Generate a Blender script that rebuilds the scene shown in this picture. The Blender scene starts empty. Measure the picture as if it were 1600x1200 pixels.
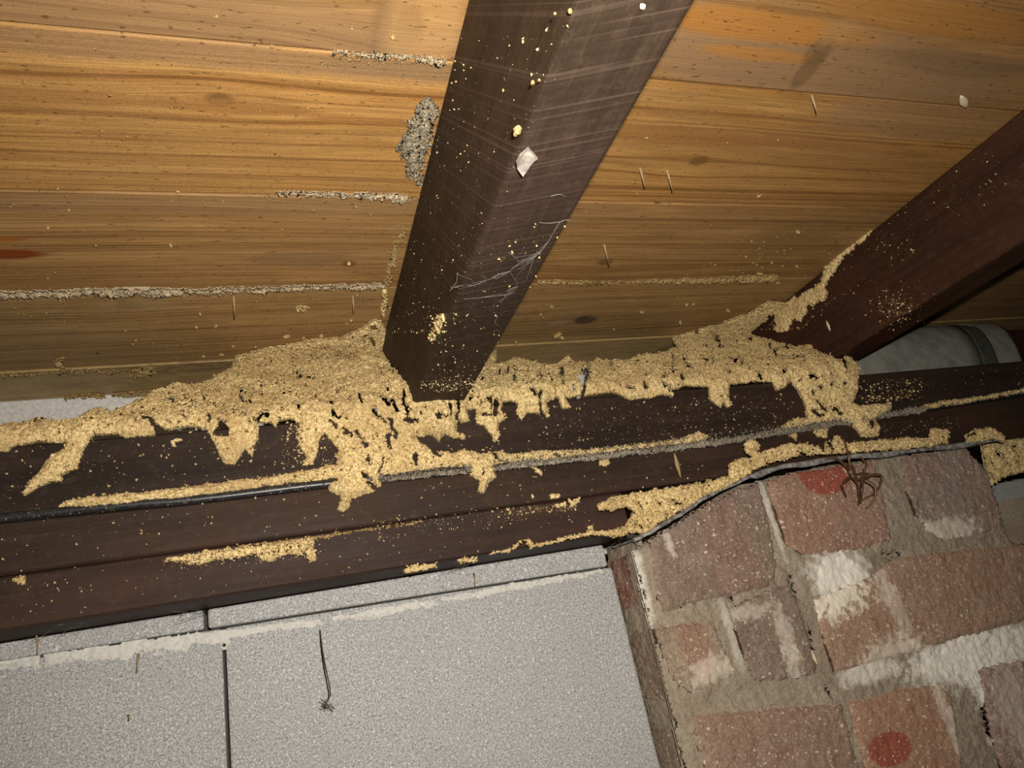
import bpy, bmesh, math, random
import numpy as np
from mathutils import Matrix, Vector
random.seed(7); RNG = np.random.default_rng(11)
D = bpy.data; COL = bpy.context.scene.collection

# ------------------------------------------------------------------ camera, light, exposure
# camera solved from the vanishing points of the boards, joists and block joints (image taken as 1600x1200)
FPX = 1075.52
RM = np.array([[0.94096102, -0.27803502, -0.19310329],
               [-0.06974785, 0.39896488, -0.91430972],
               [0.33125155, 0.87379835, 0.35601806]])      # world -> (right, down, forward)
cam_d = D.cameras.new('camera'); cam = D.objects.new('camera', cam_d); COL.objects.link(cam)
cam_d.sensor_width = 36.0; cam_d.lens = FPX / 1600 * 36.0; cam_d.clip_start = 0.01
B = np.stack([RM[0], -RM[1], -RM[2]], 1)
cam.matrix_world = Matrix([list(B[0]) + [0], list(B[1]) + [0], list(B[2]) + [0], [0, 0, 0, 1]])
scene = bpy.context.scene; scene.camera = cam
world = D.worlds.new('world'); scene.world = world; world.use_nodes = True
world.node_tree.nodes['Background'].inputs[0].default_value = (0, 0, 0, 1)
world.node_tree.nodes['Background'].inputs[1].default_value = 0.0
ray_aim = RM[2]
fl = D.lights.new('camera_flash_offscreen', 'SPOT'); flo = D.objects.new('camera_flash_offscreen', fl); COL.objects.link(flo)
fl.energy = 15.5; fl.shadow_soft_size = 0.005; fl.color = (1.0, 0.945, 0.865)
flo.location = RM.T @ np.array([0.020, -0.033, -0.003])
fl.spot_size = math.radians(150); fl.spot_blend = 1.0
flo.rotation_euler = Vector(ray_aim).to_track_quat('-Z', 'Y').to_euler()
vs = scene.view_settings; vs.view_transform = 'Standard'; vs.look = 'None'; vs.gamma = 1.0
vs.exposure = 0.16; vs.use_curve_mapping = False

# ------------------------------------------------------------------ pixel helpers (a pixel is only a direction)
def ray(x, y): return RM.T @ np.array([x - 800.0, y - 600.0, FPX])
def hy(x, y, Y): r = ray(x, y); return r * (Y / r[1])
def hz(x, y, Z): r = ray(x, y); return r * (Z / r[2])
def hx(x, y, X): r = ray(x, y); return r * (X / r[0])
def proj(P):
    c = P @ RM.T
    return c[..., 0] / c[..., 2] * FPX + 800, c[..., 1] / c[..., 2] * FPX + 600

# ------------------------------------------------------------------ measured planes (metres, camera at the origin)
H = 0.310                 # underside of the floorboards
YP = 0.529                # front of the timber plates
ZPT = 0.197               # top of the upper plate
ZCAB = 0.1465             # cable groove
ZL2 = 0.1082              # joint between second and third timber
ZBOT = 0.0735             # underside of the third timber
YW = 0.579                # block wall face
YB = 0.713                # outer wall behind the plates
YQ = 0.519                # brick pier face
XJ1, WJ1, ZJ1 = 0.109, 0.0445, 0.2
XJ2, WJ2, ZJ2 = 0.566, 0.042, 0.2185
XL, XR = -0.75, 1.55
GZ = -0.55                # ground

# ------------------------------------------------------------------ numpy noise
def _h(ix, iy, iz, s):
    n = (ix * 374761393 + iy * 668265263 + iz * 2147483647 + s * 974634777) & 0xFFFFFFFF
    n = ((n ^ (n >> 13)) * 1274126177) & 0xFFFFFFFF
    n = ((n ^ (n >> 16)) * 2246822519) & 0xFFFFFFFF
    return ((n ^ (n >> 15)) & 0xFFFFFF) / float(0xFFFFFF)
def vn(x, y, s=0):
    x = np.asarray(x, float); y = np.asarray(y, float)
    ix = np.floor(x).astype(np.int64); iy = np.floor(y).astype(np.int64)
    fx = x - ix; fy = y - iy; fx = fx * fx * (3 - 2 * fx); fy = fy * fy * (3 - 2 * fy)
    z = np.zeros_like(ix)
    a = _h(ix, iy, z, s); b = _h(ix + 1, iy, z, s); c = _h(ix, iy + 1, z, s); d = _h(ix + 1, iy + 1, z, s)
    return (a * (1 - fx) + b * fx) * (1 - fy) + (c * (1 - fx) + d * fx) * fy * 1.0
def fbm(x, y, o=3, s=0):
    r = 0; a = 0.5; t = 0
    for k in range(o):
        r = r + a * vn(x * 2 ** k, y * 2 ** k, s + k * 17); t += a; a *= 0.55
    return r / t

# ------------------------------------------------------------------ object helpers
def tag(o, label=None, cat=None, group=None, kind=None):
    if label: o['label'] = label
    if cat: o['category'] = cat
    if group: o['group'] = group
    if kind: o['kind'] = kind
    return o
def link(o, parent=None):
    COL.objects.link(o)
    if parent is not None:
        o.parent = parent; o.matrix_parent_inverse = Matrix.Translation(-Vector(parent.location))
    return o
def empty(name, loc): 
    o = D.objects.new(name, None); COL.objects.link(o); o.location = loc; o.empty_display_size = 0.02; return o
def mesh_np(name, V, F, mat, parent=None, smooth=False):
    """V (n,3) world coordinates, F (m,4) or (m,3)"""
    V = np.asarray(V, np.float32); F = np.asarray(F, np.int32)
    me = D.meshes.new(name); k = F.shape[1]
    me.vertices.add(len(V)); me.vertices.foreach_set('co', V.ravel())
    me.loops.add(F.size); me.loops.foreach_set('vertex_index', F.ravel())
    me.polygons.add(len(F)); me.polygons.foreach_set('loop_start', np.arange(0, F.size, k, dtype=np.int32))
    me.polygons.foreach_set('loop_total', np.full(len(F), k, np.int32))
    if smooth: me.polygons.foreach_set('use_smooth', np.ones(len(F), bool))
    me.update(); me.validate()
    if mat: me.materials.append(mat)
    return link(D.objects.new(name, me), parent)
def mesh_bm(name, bm, mat, parent=None, smooth=False):
    me = D.meshes.new(name); bm.to_mesh(me); bm.free()
    if smooth:
        for p in me.polygons: p.use_smooth = True
    if mat: me.materials.append(mat)
    return link(D.objects.new(name, me), parent)
def box_bm(x0, x1, y0, y1, z0, z1, bev=0.0, seg=2):
    bm = bmesh.new(); bmesh.ops.create_cube(bm, size=1.0)
    for v in bm.verts:
        v.co = Vector((x0 + (v.co.x + .5) * (x1 - x0), y0 + (v.co.y + .5) * (y1 - y0), z0 + (v.co.z + .5) * (z1 - z0)))
    if bev: bmesh.ops.bevel(bm, geom=bm.edges[:], offset=bev, segments=seg, affect='EDGES', profile=.5)
    return bm
def box(name, x0, x1, y0, y1, z0, z1, mat, parent=None, bev=0.0, seg=2):
    return mesh_bm(name, box_bm(x0, x1, y0, y1, z0, z1, bev, seg), mat, parent)
def bar(name, secs, y0, y1, mat, parent=None, bev=0.0015):
    """timber running along X; secs = [(x, zlo, zhi)], chamfered front edges"""
    V = []; F = []
    for i, (x, a, b) in enumerate(secs):
        V += [(x, y0, a + bev), (x, y0 + bev, a), (x, y1, a), (x, y1, b), (x, y0 + bev, b), (x, y0, b - bev)]
        if i:
            o = 6 * (i - 1)
            for k in range(6): F.append((o + k, o + (k + 1) % 6, o + 6 + (k + 1) % 6, o + 6 + k))
    bm = bmesh.new(); vs_ = [bm.verts.new(v) for v in V]
    for f in F: bm.faces.new([vs_[k] for k in f])
    bm.faces.new(vs_[:6]); bm.faces.new(vs_[-6:])
    bmesh.ops.recalc_face_normals(bm, faces=bm.faces[:])
    return mesh_bm(name, bm, mat, parent)
def tube_bm(bm, pts, r0, r1=None, n=6):
    r1 = r0 if r1 is None else r1
    pts = [Vector(p) for p in pts]; rings = []
    for i, p in enumerate(pts):
        d = (pts[min(i + 1, len(pts) - 1)] - pts[max(i - 1, 0)]).normalized()
        a = d.cross(Vector((.31, .22, .93)))
        a = a.normalized() if a.length > 1e-6 else Vector((1, 0, 0))
        b = d.cross(a); r = r0 + (r1 - r0) * i / max(1, len(pts) - 1)
        rings.append([bm.verts.new(p + (a * math.cos(t) + b * math.sin(t)) * r) for t in [2 * math.pi * k / n for k in range(n)]])
    for i in range(len(rings) - 1):
        for k in range(n): bm.faces.new((rings[i][k], rings[i][(k + 1) % n], rings[i + 1][(k + 1) % n], rings[i + 1][k]))
    bm.faces.new(rings[0][::-1]); bm.faces.new(rings[-1])
def smooth_pts(pts, n=6):
    P = [Vector(p) for p in pts]; out = []
    for i in range(len(P) - 1):
        p0, p1, p2, p3 = P[max(i - 1, 0)], P[i], P[i + 1], P[min(i + 2, len(P) - 1)]
        for k in range(n):
            t = k / n
            out.append(0.5 * ((2 * p1) + (p2 - p0) * t + (2 * p0 - 5 * p1 + 4 * p2 - p3) * t * t + (3 * p1 - p0 - 3 * p2 + p3) * t ** 3))
    return out + [P[-1]]

# ------------------------------------------------------------------ node helpers
class NT:
    def __init__(s, name, rough=0.8, spec=0.3):
        s.m = D.materials.new(name); s.m.use_nodes = True; s.t = s.m.node_tree
        s.b = s.t.nodes['Principled BSDF']; s.b.inputs['Roughness'].default_value = rough
        s.b.inputs['Specular IOR Level'].default_value = spec
        s.pos = s.t.nodes.new('ShaderNodeNewGeometry').outputs['Position']
        sp = s.t.nodes.new('ShaderNodeSeparateXYZ'); s.t.links.new(s.pos, sp.inputs[0])
        s.x, s.y, s.z = sp.outputs
    def L(s, a, b): s.t.links.new(a, b)
    def _in(s, sock, v):
        if hasattr(v, 'is_output'): s.L(v, sock)
        elif isinstance(v, (tuple, list)) and len(v) == 3 and sock.type == 'RGBA': sock.default_value = (*v, 1)
        else: sock.default_value = v
    def math(s, op, a, b=0.0, c=0.0, clamp=False):
        n = s.t.nodes.new('ShaderNodeMath'); n.operation = op; n.use_clamp = clamp
        for i, v in enumerate((a, b, c)): s._in(n.inputs[i], v)
        return n.outputs[0]
    def vec(s, x, y, z):
        n = s.t.nodes.new('ShaderNodeCombineXYZ')
        for i, v in enumerate((x, y, z)): s._in(n.inputs[i], v)
        return n.outputs[0]
    def scl(s, k, v=None):
        n = s.t.nodes.new('ShaderNodeVectorMath'); n.operation = 'MULTIPLY'
        s.L(s.pos if v is None else v, n.inputs[0]); n.inputs[1].default_value = k if isinstance(k, tuple) else (k, k, k)
        return n.outputs[0]
    def noise(s, v, scale=1.0, detail=3.0, rough=0.55, dist=0.0, w=None):
        n = s.t.nodes.new('ShaderNodeTexNoise'); n.inputs['Scale'].default_value = scale
        n.inputs['Detail'].default_value = detail; n.inputs['Roughness'].default_value = rough
        n.inputs['Distortion'].default_value = dist; s.L(v, n.inputs['Vector']); return n.outputs['Fac']
    def voro(s, v, scale, feat='F1'):
        n = s.t.nodes.new('ShaderNodeTexVoronoi'); n.feature = feat; n.inputs['Scale'].default_value = scale
        s.L(v, n.inputs['Vector']); return n.outputs['Distance']
    def ramp(s, f, stops, interp='LINEAR'):
        n = s.t.nodes.new('ShaderNodeValToRGB'); e = n.color_ramp.elements; n.color_ramp.interpolation = interp
        while len(e) < len(stops): e.new(0.5)
        for i, (p, c) in enumerate(stops):
            e[i].position = p; e[i].color = (*c, 1) if isinstance(c, (tuple, list)) else (c, c, c, 1)
        s._in(n.inputs[0], f); return n.outputs[0]
    def mr(s, f, a, b, lo=0.0, hi=1.0):
        n = s.t.nodes.new('ShaderNodeMapRange'); n.clamp = True; s._in(n.inputs[0], f)
        for i, v in enumerate((a, b, lo, hi)): n.inputs[i + 1].default_value = v
        return n.outputs[0]
    def mix(s, f, a, b, mode='MIX'):
        n = s.t.nodes.new('ShaderNodeMix'); n.data_type = 'RGBA'; n.blend_type = mode
        s._in(n.inputs[0], f); s._in(n.inputs[6], a); s._in(n.inputs[7], b); return n.outputs[2]
    def blob(s, c, r, amp=0.5, nscale=60.0, edge=0.25):
        """soft world-space ellipsoid with a noisy edge, 1 inside"""
        n = s.t.nodes.new('ShaderNodeVectorMath'); n.operation = 'SUBTRACT'; s.L(s.pos, n.inputs[0]); n.inputs[1].default_value = c
        m = s.t.nodes.new('ShaderNodeVectorMath'); m.operation = 'DIVIDE'; s.L(n.outputs[0], m.inputs[0]); m.inputs[1].default_value = r
        l = s.t.nodes.new('ShaderNodeVectorMath'); l.operation = 'LENGTH'; s.L(m.outputs[0], l.inputs[0])
        d = s.math('ADD', l.outputs['Value'], s.math('MULTIPLY', s.math('SUBTRACT', s.noise(s.pos, nscale, 5, .65), .5), amp * 2))
        return s.mr(d, 1 + edge, 1 - edge)
    def color(s, c): s._in(s.b.inputs['Base Color'], c)
    def bump(s, h, dist=0.001, strength=1.0):
        n = s.t.nodes.new('ShaderNodeBump'); n.inputs['Distance'].default_value = dist; n.inputs['Strength'].default_value = strength
        s.L(h, n.inputs['Height'])
        if s.b.inputs['Normal'].is_linked: s.L(s.b.inputs['Normal'].links[0].from_socket, n.inputs['Normal'])
        s.L(n.outputs[0], s.b.inputs['Normal'])

# ------------------------------------------------------------------ materials
def board_mat(name, seed, light, mid, dark, knots=(), ringf=150.0, grey=0.0, dust=0.0, blobs=()):
    """knots: (x, y, lx, ly, amount)"""
    n = NT(name, 0.5, 0.35)
    y = n.y
    for kx, ky, lx, ly, a in knots:
        dx = n.math('DIVIDE', n.math('SUBTRACT', n.x, kx), lx); dy = n.math('DIVIDE', n.math('SUBTRACT', n.y, ky), ly)
        r2 = n.math('ADD', n.math('MULTIPLY', dx, dx), n.math('MULTIPLY', dy, dy))
        g = n.math('EXPONENT', n.math('MULTIPLY', r2, -1.0))
        y = n.math('SUBTRACT', y, n.math('MULTIPLY', n.math('MULTIPLY', g, a), n.math('SUBTRACT', n.y, ky)))
    wob = n.noise(n.vec(n.math('MULTIPLY', n.x, 1.6), n.math('MULTIPLY', y, 6.0), seed), 1.0, 2, .5)
    t = n.math('ADD', y, n.math('MULTIPLY', wob, 0.022))
    X1 = lambda k: n.math('MULTIPLY', n.x, k)
    Tk = lambda k: n.math('MULTIPLY', t, k)
    rn = n.noise(n.vec(X1(.6), Tk(ringf * 2.1), seed * 3.1), 1.0, 1, .5)              # annual rings
    rw = n.noise(n.vec(X1(.9), Tk(ringf * .55), seed * 2.3), 1.0, 2, .5)              # slow ring-width change
    fine = n.noise(n.vec(X1(22.0), Tk(ringf * 9), seed), 1.0, 2, .65)                 # fibre
    wide = n.noise(n.vec(X1(3.2), Tk(26.0), seed * 1.7), 1.0, 2, .5)
    late = n.mr(rn, .52, .62)
    late = n.math('MULTIPLY', late, n.mr(rw, .35, .62, .25, 1.0))
    c = n.mix(n.mr(rw, .35, .65), light, mid)
    if grey: c = n.mix(grey, c, (.25, .19, .125))
    c = n.mix(n.math('MULTIPLY', late, .85), c, dark)
    c = n.mix(n.mr(fine, .42, .72, 0, .5), c, dark)
    c = n.mix(n.mr(fine, .5, .25, 0, .25), c, tuple(min(1, v * 1.25) for v in light))
    st_ = n.noise(n.vec(X1(11.0), Tk(150.0), seed * 5.3), 1.0, 3, .6)
    c = n.mix(n.mr(st_, .55, .70, 0, .55), c, tuple(v * .5 for v in mid)); c = n.mix(n.mr(st_, .42, .28, 0, .35), c, tuple(min(1, v * 1.3) for v in light))
    flame = n.ramp(wide, [(0.575, 0.0), (0.60, 0.8), (0.68, .6), (0.71, 0.0)])        # flame figure
    c = n.mix(n.math('MULTIPLY', flame, .45), c, tuple(v * .62 for v in mid))
    big = n.noise(n.vec(X1(9.0), n.math('MULTIPLY', n.y, 20.0), seed + 9), 1.0, 5, .65)
    c = n.mix(n.mr(big, .42, .72, 0, .5 + grey * .4), c, tuple(.45 * v + .55 * g for v, g in zip(mid, (.25, .175, .115))))
    for kx, ky, lx, ly, a in knots:
        if a > 0: c = n.mix(n.math('MULTIPLY', n.blob((kx, ky, H), (lx * .09 + .003, ly * .2 + .002, .05), .3, 220), .8), c, tuple(v * .35 for v in mid))
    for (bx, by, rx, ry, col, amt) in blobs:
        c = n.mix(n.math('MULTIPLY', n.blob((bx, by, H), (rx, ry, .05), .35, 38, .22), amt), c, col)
    fl_ = n.noise(n.vec(X1(170.0), n.math('MULTIPLY', n.y, 520.0), seed), 1.0, 2, .5)
    c = n.mix(n.mr(fl_, .655, .70, 0, .8), c, tuple(v * .28 for v in mid))
    wt = n.noise(n.pos, 1500, 2, .6)                                                    # surface mottling
    c = n.mix(n.mr(wt, .5, .72, 0, .5), c, tuple(v * .5 for v in mid)); c = n.mix(n.mr(wt, .45, .25, 0, .25), c, tuple(min(1, v * 1.3) for v in light))
    if dust:
        dn = n.noise(n.scl((60., 110., 60.)), 1, 6, .7)
        c = n.mix(n.mr(dn, .42, .62, 0, dust), c, (.46, .34, .165))
    c = n.mix(1.0, c, (.98, .86, .66), 'MULTIPLY'); n.color(c)
    n.bump(rn, .0010, .35); n.bump(fine, .0006, .45); n.bump(wt, .0004, .6)
    n._in(n.b.inputs['Roughness'], n.mr(big, .3, .7, .36, .58))
    return n.m

def timber_mat(name, base, red, axis='x', seed=1.0, rough=0.45, dust=0.25, saw=0.0):
    n = NT(name, rough, 0.14)
    k = {'x': (5.0, 90.0, 90.0), 'y': (90.0, 5.0, 90.0)}[axis]
    g = n.noise(n.scl(k), 1.0, 5, .6, .2); g2 = n.noise(n.scl(tuple(v * 4 for v in k)), 1.0, 3, .6)
    pa = n.noise(n.scl((9.0, 9.0, 14.0)), 1.0, 3, .55)
    c = n.mix(n.mr(pa, .35, .68), base, red)
    c = n.mix(n.mr(g, .35, .7, 0, .7), c, tuple(v * .45 for v in base))
    c = n.mix(n.mr(g2, .5, .75, 0, .35), c, tuple(min(1, v * 2.0) for v in base))
    d = n.noise(n.pos, 130, 5, .75)
    c = n.mix(n.mr(d, .52, .80, 0, dust), c, (.30, .22, .13))
    n.color(c); n.bump(g, .0008, .5); n.bump(g2, .0004, .5)
    if saw:
        w = n.t.nodes.new('ShaderNodeTexWave'); w.wave_type = 'BANDS'; w.bands_direction = 'Y'
        w.inputs['Scale'].default_value = 60; w.inputs['Distortion'].default_value = 2.0; w.inputs['Detail'].default_value = 2
        sc = n.math('ADD', n.math('ADD', n.y, n.math('MULTIPLY', n.x, saw)), n.math('MULTIPLY', n.z, -.83))
        v = n.vec(n.x, sc, n.z); n.L(v, w.inputs['Vector'])
        n.bump(w.outputs['Fac'], .0002, .4)
        s_ = n.noise(n.vec(n.math('MULTIPLY', n.x, 6), n.math('MULTIPLY', sc, 430), seed), 1, 1, .5)
        c2 = n.mix(n.mr(s_, .58, .70, 0, .19), c, (.19, .13, .095)); n.color(c2)
    n._in(n.b.inputs['Roughness'], n.mr(pa, .3, .7, rough - .08, rough + .15))
    return n.m

def mud_mat(name, lo, mid, hi, patch=(.30, .19, .085), pamt=.5, seed=0.0):
    n = NT(name, 0.92, 0.12)
    p = n.scl((1.0, 1.0, 1.0))
    a = n.noise(p, 1100, 2, .6); b = n.noise(p, 420, 3, .6); big = n.noise(p, 24, 4, .6)
    c = n.ramp(n.math('ADD', n.math('MULTIPLY', a, .6), n.math('MULTIPLY', b, .4)), [(.38, lo), (.48, mid), (.58, hi)])
    c = n.mix(n.mr(big, .46, .66, 0, pamt), c, patch)
    n.color(c); n.bump(a, .0009, .8); n.bump(b, .0012, .6)
    return n.m

def brick_mat(name, col, dusty, red=None, lime=()):
    n = NT(name, 0.9, 0.15)
    g = n.noise(n.pos, 45, 5, .6); f = n.noise(n.pos, 480, 3, .65); s_ = n.noise(n.pos, 360, 2, .5)
    c = n.mix(n.mr(g, .35, .65), col, dusty)
    dd = n.noise(n.pos, 85, 7, .75); c = n.mix(n.mr(dd, .42, .64, .05, .5), c, (.33, .27, .20))
    if red:
        for (rc, rr, amt) in red: c = n.mix(n.math('MULTIPLY', n.blob(rc, rr, .12, 70, .06), amt), c, (.30, .075, .05))
    c = n.mix(n.mr(f, .42, .68, 0, .55), c, tuple(v * .45 for v in col))
    c = n.mix(n.mr(f, .42, .30, 0, .3), c, tuple(min(1, v * 1.5) for v in dusty))
    for (lc, lr, amt) in lime:
        c = n.mix(n.math('MULTIPLY', n.blob(lc, lr, 1.6, 170, .3), amt), c, (.78, .72, .60))
    sp = n.noise(n.pos, 30, 3, .6)
    c = n.mix(n.math('MULTIPLY', n.mr(s_, .635, .69), n.mr(sp, .35, .6, .15, .9)), c, (.72, .63, .50))
    c = n.mix(1.0, c, (1.04, 1.0, .97), 'MULTIPLY'); n.color(c); n.bump(f, .0009, .7); n.bump(g, .0012, .4)
    return n.m

def simple_mat(name, a, b, scale, rough=.8, spec=.3, bumpd=.0005, metal=0.0):
    n = NT(name, rough, spec); f = n.noise(n.pos, scale, 4, .6)
    n.color(n.mix(n.mr(f, .35, .65), a, b)); n.bump(f, bumpd, .6); n.b.inputs['Metallic'].default_value = metal
    return n.m

M = {}
M['plate'] = timber_mat('dark_hardwood', (.027, .018, .0135), (.042, .0235, .016), 'x', 1, .58, .10)
M['bearer'] = timber_mat('red_brown_hardwood', (.036, .0225, .0155), (.055, .028, .0175), 'x', 2, .58, .08)
M['batten'] = timber_mat('brown_hardwood', (.031, .019, .0145), (.058, .028, .018), 'x', 3, .56, .06)
M['joist'] = timber_mat('joist_hardwood', (.037, .024, .0155), (.048, .027, .0195), 'y', 4, .55, .12, .35)
M['joist2'] = timber_mat('red_joist_hardwood', (.040, .0175, .010), (.060, .023, .012), 'y', 5, .52, .10)
M['mud'] = mud_mat('termite_mud', (.26, .16, .058), (.64, .46, .195), (.88, .71, .385), (.45, .30, .13), .55)
M['mud_bright'] = mud_mat('termite_mud_fresh', (.29, .185, .07), (.68, .50, .22), (.90, .74, .42), (.55, .385, .17), .35)
M['mud_grit'] = mud_mat('grey_cable_grit', (.09, .075, .055), (.25, .21, .155), (.45, .38, .28), (.18, .155, .12), .6)
M['mud_grey'] = mud_mat('grey_mud', (.19, .135, .075), (.42, .325, .20), (.64, .52, .34), (.33, .26, .165), .6)
M['mud_stain'] = mud_mat('grey_stained_mud', (.08, .066, .046), (.25, .205, .14), (.48, .40, .27), (.15, .125, .09), .6)
M['mud_film'] = mud_mat('thin_mud_film', (.20, .12, .045), (.42, .28, .115), (.60, .43, .19), (.30, .19, .08), .6)
M['metal'] = simple_mat('weathered_zinc', (.50, .48, .45), (.10, .095, .09), 210, .5, .5, .0006, .35)
M['cable'] = simple_mat('dusty_black_rubber', (.012, .012, .013), (.03, .03, .032), 300, .35, .5, .0002)
M['web'] = simple_mat('dusty_cobweb', (.10, .085, .07), (.19, .165, .14), 500, .9, .1, .0001)
M['seed'] = simple_mat('pale_husk', (.72, .60, .42), (.55, .42, .26), 400, .6, .3, .0002)
M['splinter'] = simple_mat('dry_fibre', (.45, .32, .17), (.28, .18, .09), 400, .8, .2, .0002)
M['root'] = simple_mat('dark_root', (.10, .075, .055), (.045, .032, .022), 300, .85, .2, .0002)
M['spider'] = simple_mat('dry_brown_chitin', (.045, .022, .011), (.13, .065, .03), 350, .38, .5, .0002)
M['flake'] = simple_mat('grey_papery_flake', (.33, .29, .25), (.20, .17, .15), 260, .5, .4, .0003)

# concrete block: pale grey with fine light and dark aggregate
n = NT('concrete_block', .9, .2); f = n.noise(n.pos, 900, 3, .7); g = n.noise(n.pos, 12, 4, .6); s_ = n.noise(n.pos, 520, 2, .5)
c = n.ramp(f, [(.34, (.17, .168, .162)), (.50, (.40, .394, .382)), (.64, (.62, .612, .595))])
c = n.mix(n.mr(g, .4, .7, 0, .3), c, (.33, .32, .305)); c = n.mix(n.mr(s_, .62, .68, 0, .75), c, (.76, .75, .73)); c = n.mix(n.mr(s_, .41, .33, 0, .6), c, (.17, .165, .155))
n.color(c); n.bump(f, .0009, .7); M['block'] = n.m
n = NT('lime_mortar', .95, .1); f = n.noise(n.pos, 420, 4, .65); g = n.noise(n.pos, 40, 4, .6)
n.color(n.mix(n.mr(g, .35, .7), (.62, .59, .53), n.ramp(f, [(.35, (.40, .37, .32)), (.6, (.68, .66, .60))]))); n.bump(f, .0012, .7); M['white_mortar'] = n.m
n = NT('pier_mortar', .95, .1); f = n.noise(n.pos, 420, 4, .65); g = n.noise(n.pos, 26, 5, .65)
c = n.mix(n.mr(g, .35, .7), (.29, .23, .165), (.39, .325, .24)); c = n.mix(n.mr(f, .42, .68, 0, .6), c, (.17, .13, .092))
for px_, py_, rx, rz, am in ((1312, 895, .030, .020, .95), (1330, 905, .020, .016, .9), (1555, 1090, .019, .085, 1), (1500, 1030, .055, .020, .95), (1570, 1010, .05, .018, .9), (1202, 790, .003, .05, .45), (1360, 1050, .03, .008, .6), (1145, 990, .004, .03, .3), (1000, 890, .005, .04, .6)):
    c = n.mix(n.math('MULTIPLY', n.blob(tuple(hy(px_, py_, YQ)), (rx, .05, rz), .9, 130, .3), am), c, (.84, .79, .68))
n.color(c); n.bump(f, .0015, .8); n.bump(g, .004, .5); M['mortar'] = n.m
n = NT('outer_wall_render', .9, .2); f = n.noise(n.pos, 300, 4, .6); g = n.noise(n.pos, 25, 3, .6)
n.color(n.mix(n.mr(f, .35, .65), (.55, .54, .49), (.74, .73, .68))); n.bump(f, .0008, .5); M['outer'] = n.m
M['dirt'] = simple_mat('ground_dirt', (.12, .085, .055), (.20, .15, .10), 60, .95, .1, .004)
M['sheet'] = simple_mat('grey_sheet_metal', (.20, .195, .17), (.33, .32, .28), 45, .55, .4, .0004)
M['sheet_dark'] = simple_mat('dark_seam', (.055, .06, .05), (.09, .09, .075), 90, .6, .3, .0003)

# ------------------------------------------------------------------ setting: ground, floor above, walls
tag(mesh_bm('floor', box_bm(XL, XR, -.8, YW + .16, GZ - .04, GZ), M['dirt']), 'bare dirt ground of the crawl space', None, None, 'structure')
ceil = tag(box('ceiling', XL, XR, -.8, YB + .02, H + .0205, H + .035, M['plate']), 'timber floor seen from underneath, boards running along the wall', None, None, 'structure')
seams = [-.70, -.578, -.455, -.333, -.212, -.09, .032, .154, .2755, .3965, .5190, .6460, .7125]
A1, A2, A3 = (.42, .265, .125), (.32, .185, .078), (.13, .06, .02)
B1, B2, B3 = (.47, .305, .145), (.36, .215, .09), (.12, .06, .022)
C1, C2, C3 = (.46, .315, .16), (.35, .225, .105), (.125, .07, .028)
def kb(x, y, *k): p = hz(x, y, H); return (float(p[0]), float(p[1])) + k        # board feature at the place seen in the photo
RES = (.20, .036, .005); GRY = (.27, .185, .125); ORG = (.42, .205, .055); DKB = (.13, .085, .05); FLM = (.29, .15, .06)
bspec = {
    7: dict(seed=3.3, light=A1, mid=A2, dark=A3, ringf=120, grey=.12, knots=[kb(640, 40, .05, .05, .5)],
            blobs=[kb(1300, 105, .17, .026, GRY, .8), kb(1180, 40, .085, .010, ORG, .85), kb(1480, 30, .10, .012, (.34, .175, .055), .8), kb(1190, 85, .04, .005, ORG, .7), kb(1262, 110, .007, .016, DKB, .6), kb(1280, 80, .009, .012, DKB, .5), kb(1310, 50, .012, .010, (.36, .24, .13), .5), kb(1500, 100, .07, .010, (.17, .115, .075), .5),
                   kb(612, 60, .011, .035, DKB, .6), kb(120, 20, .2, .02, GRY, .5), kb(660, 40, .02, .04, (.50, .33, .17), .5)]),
    8: dict(seed=7.9, light=(.52, .33, .135), mid=(.40, .22, .078), dark=(.15, .065, .018), ringf=170,
            knots=[kb(344, 157, .05, .014, .7), kb(1092, 252, .05, .018, .65)], blobs=[kb(370, 168, .045, .0055, FLM, .75), kb(1070, 215, .075, .0085, FLM, .8), kb(1200, 222, .09, .005, FLM, .7), kb(60, 150, .06, .006, FLM, .7), kb(1440, 190, .10, .02, GRY, .6), kb(600, 190, .05, .003, FLM, .7), kb(300, 85, .25, .008, GRY, .6), kb(640, 110, .05, .006, (.2, .15, .10), .5)]),
    9: dict(seed=12.4, light=B1, mid=B2, dark=B3, ringf=190, grey=.10, knots=[kb(945, 410, .05, .016, .6), kb(545, 412, .03, .012, .3)],
            blobs=[kb(8, 397, .022, .006, RES, .97), kb(4, 374, .014, .0035, (.32, .11, .015), .8), kb(470, 405, .040, .010, (.17, .125, .08), .5), kb(1230, 375, .05, .03, (.24, .16, .085), .5), kb(300, 320, .25, .010, GRY, .4)]),
    10: dict(seed=17.2, light=C1, mid=C2, dark=C3, ringf=150, grey=.08, knots=[kb(912, 500, .05, .020, .75), kb(200, 478, .07, .02, .5)],
             blobs=[kb(915, 500, .013, .009, (.05, .042, .04), .97), kb(870, 505, .012, .006, (.34, .29, .24), .5), kb(215, 478, .03, .008, (.36, .29, .20), .5)], dust=.2),
    11: dict(seed=22.8, light=(.49, .385, .22), mid=(.40, .30, .16), dark=(.16, .11, .05), ringf=110, grey=.15, dust=.7, blobs=[kb(290, 575, .05, .012, (.15, .105, .06), .6), kb(150, 600, .05, .012, (.2, .145, .08), .5), kb(1060, 545, .03, .02, (.16, .12, .07), .5)]),
}
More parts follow.
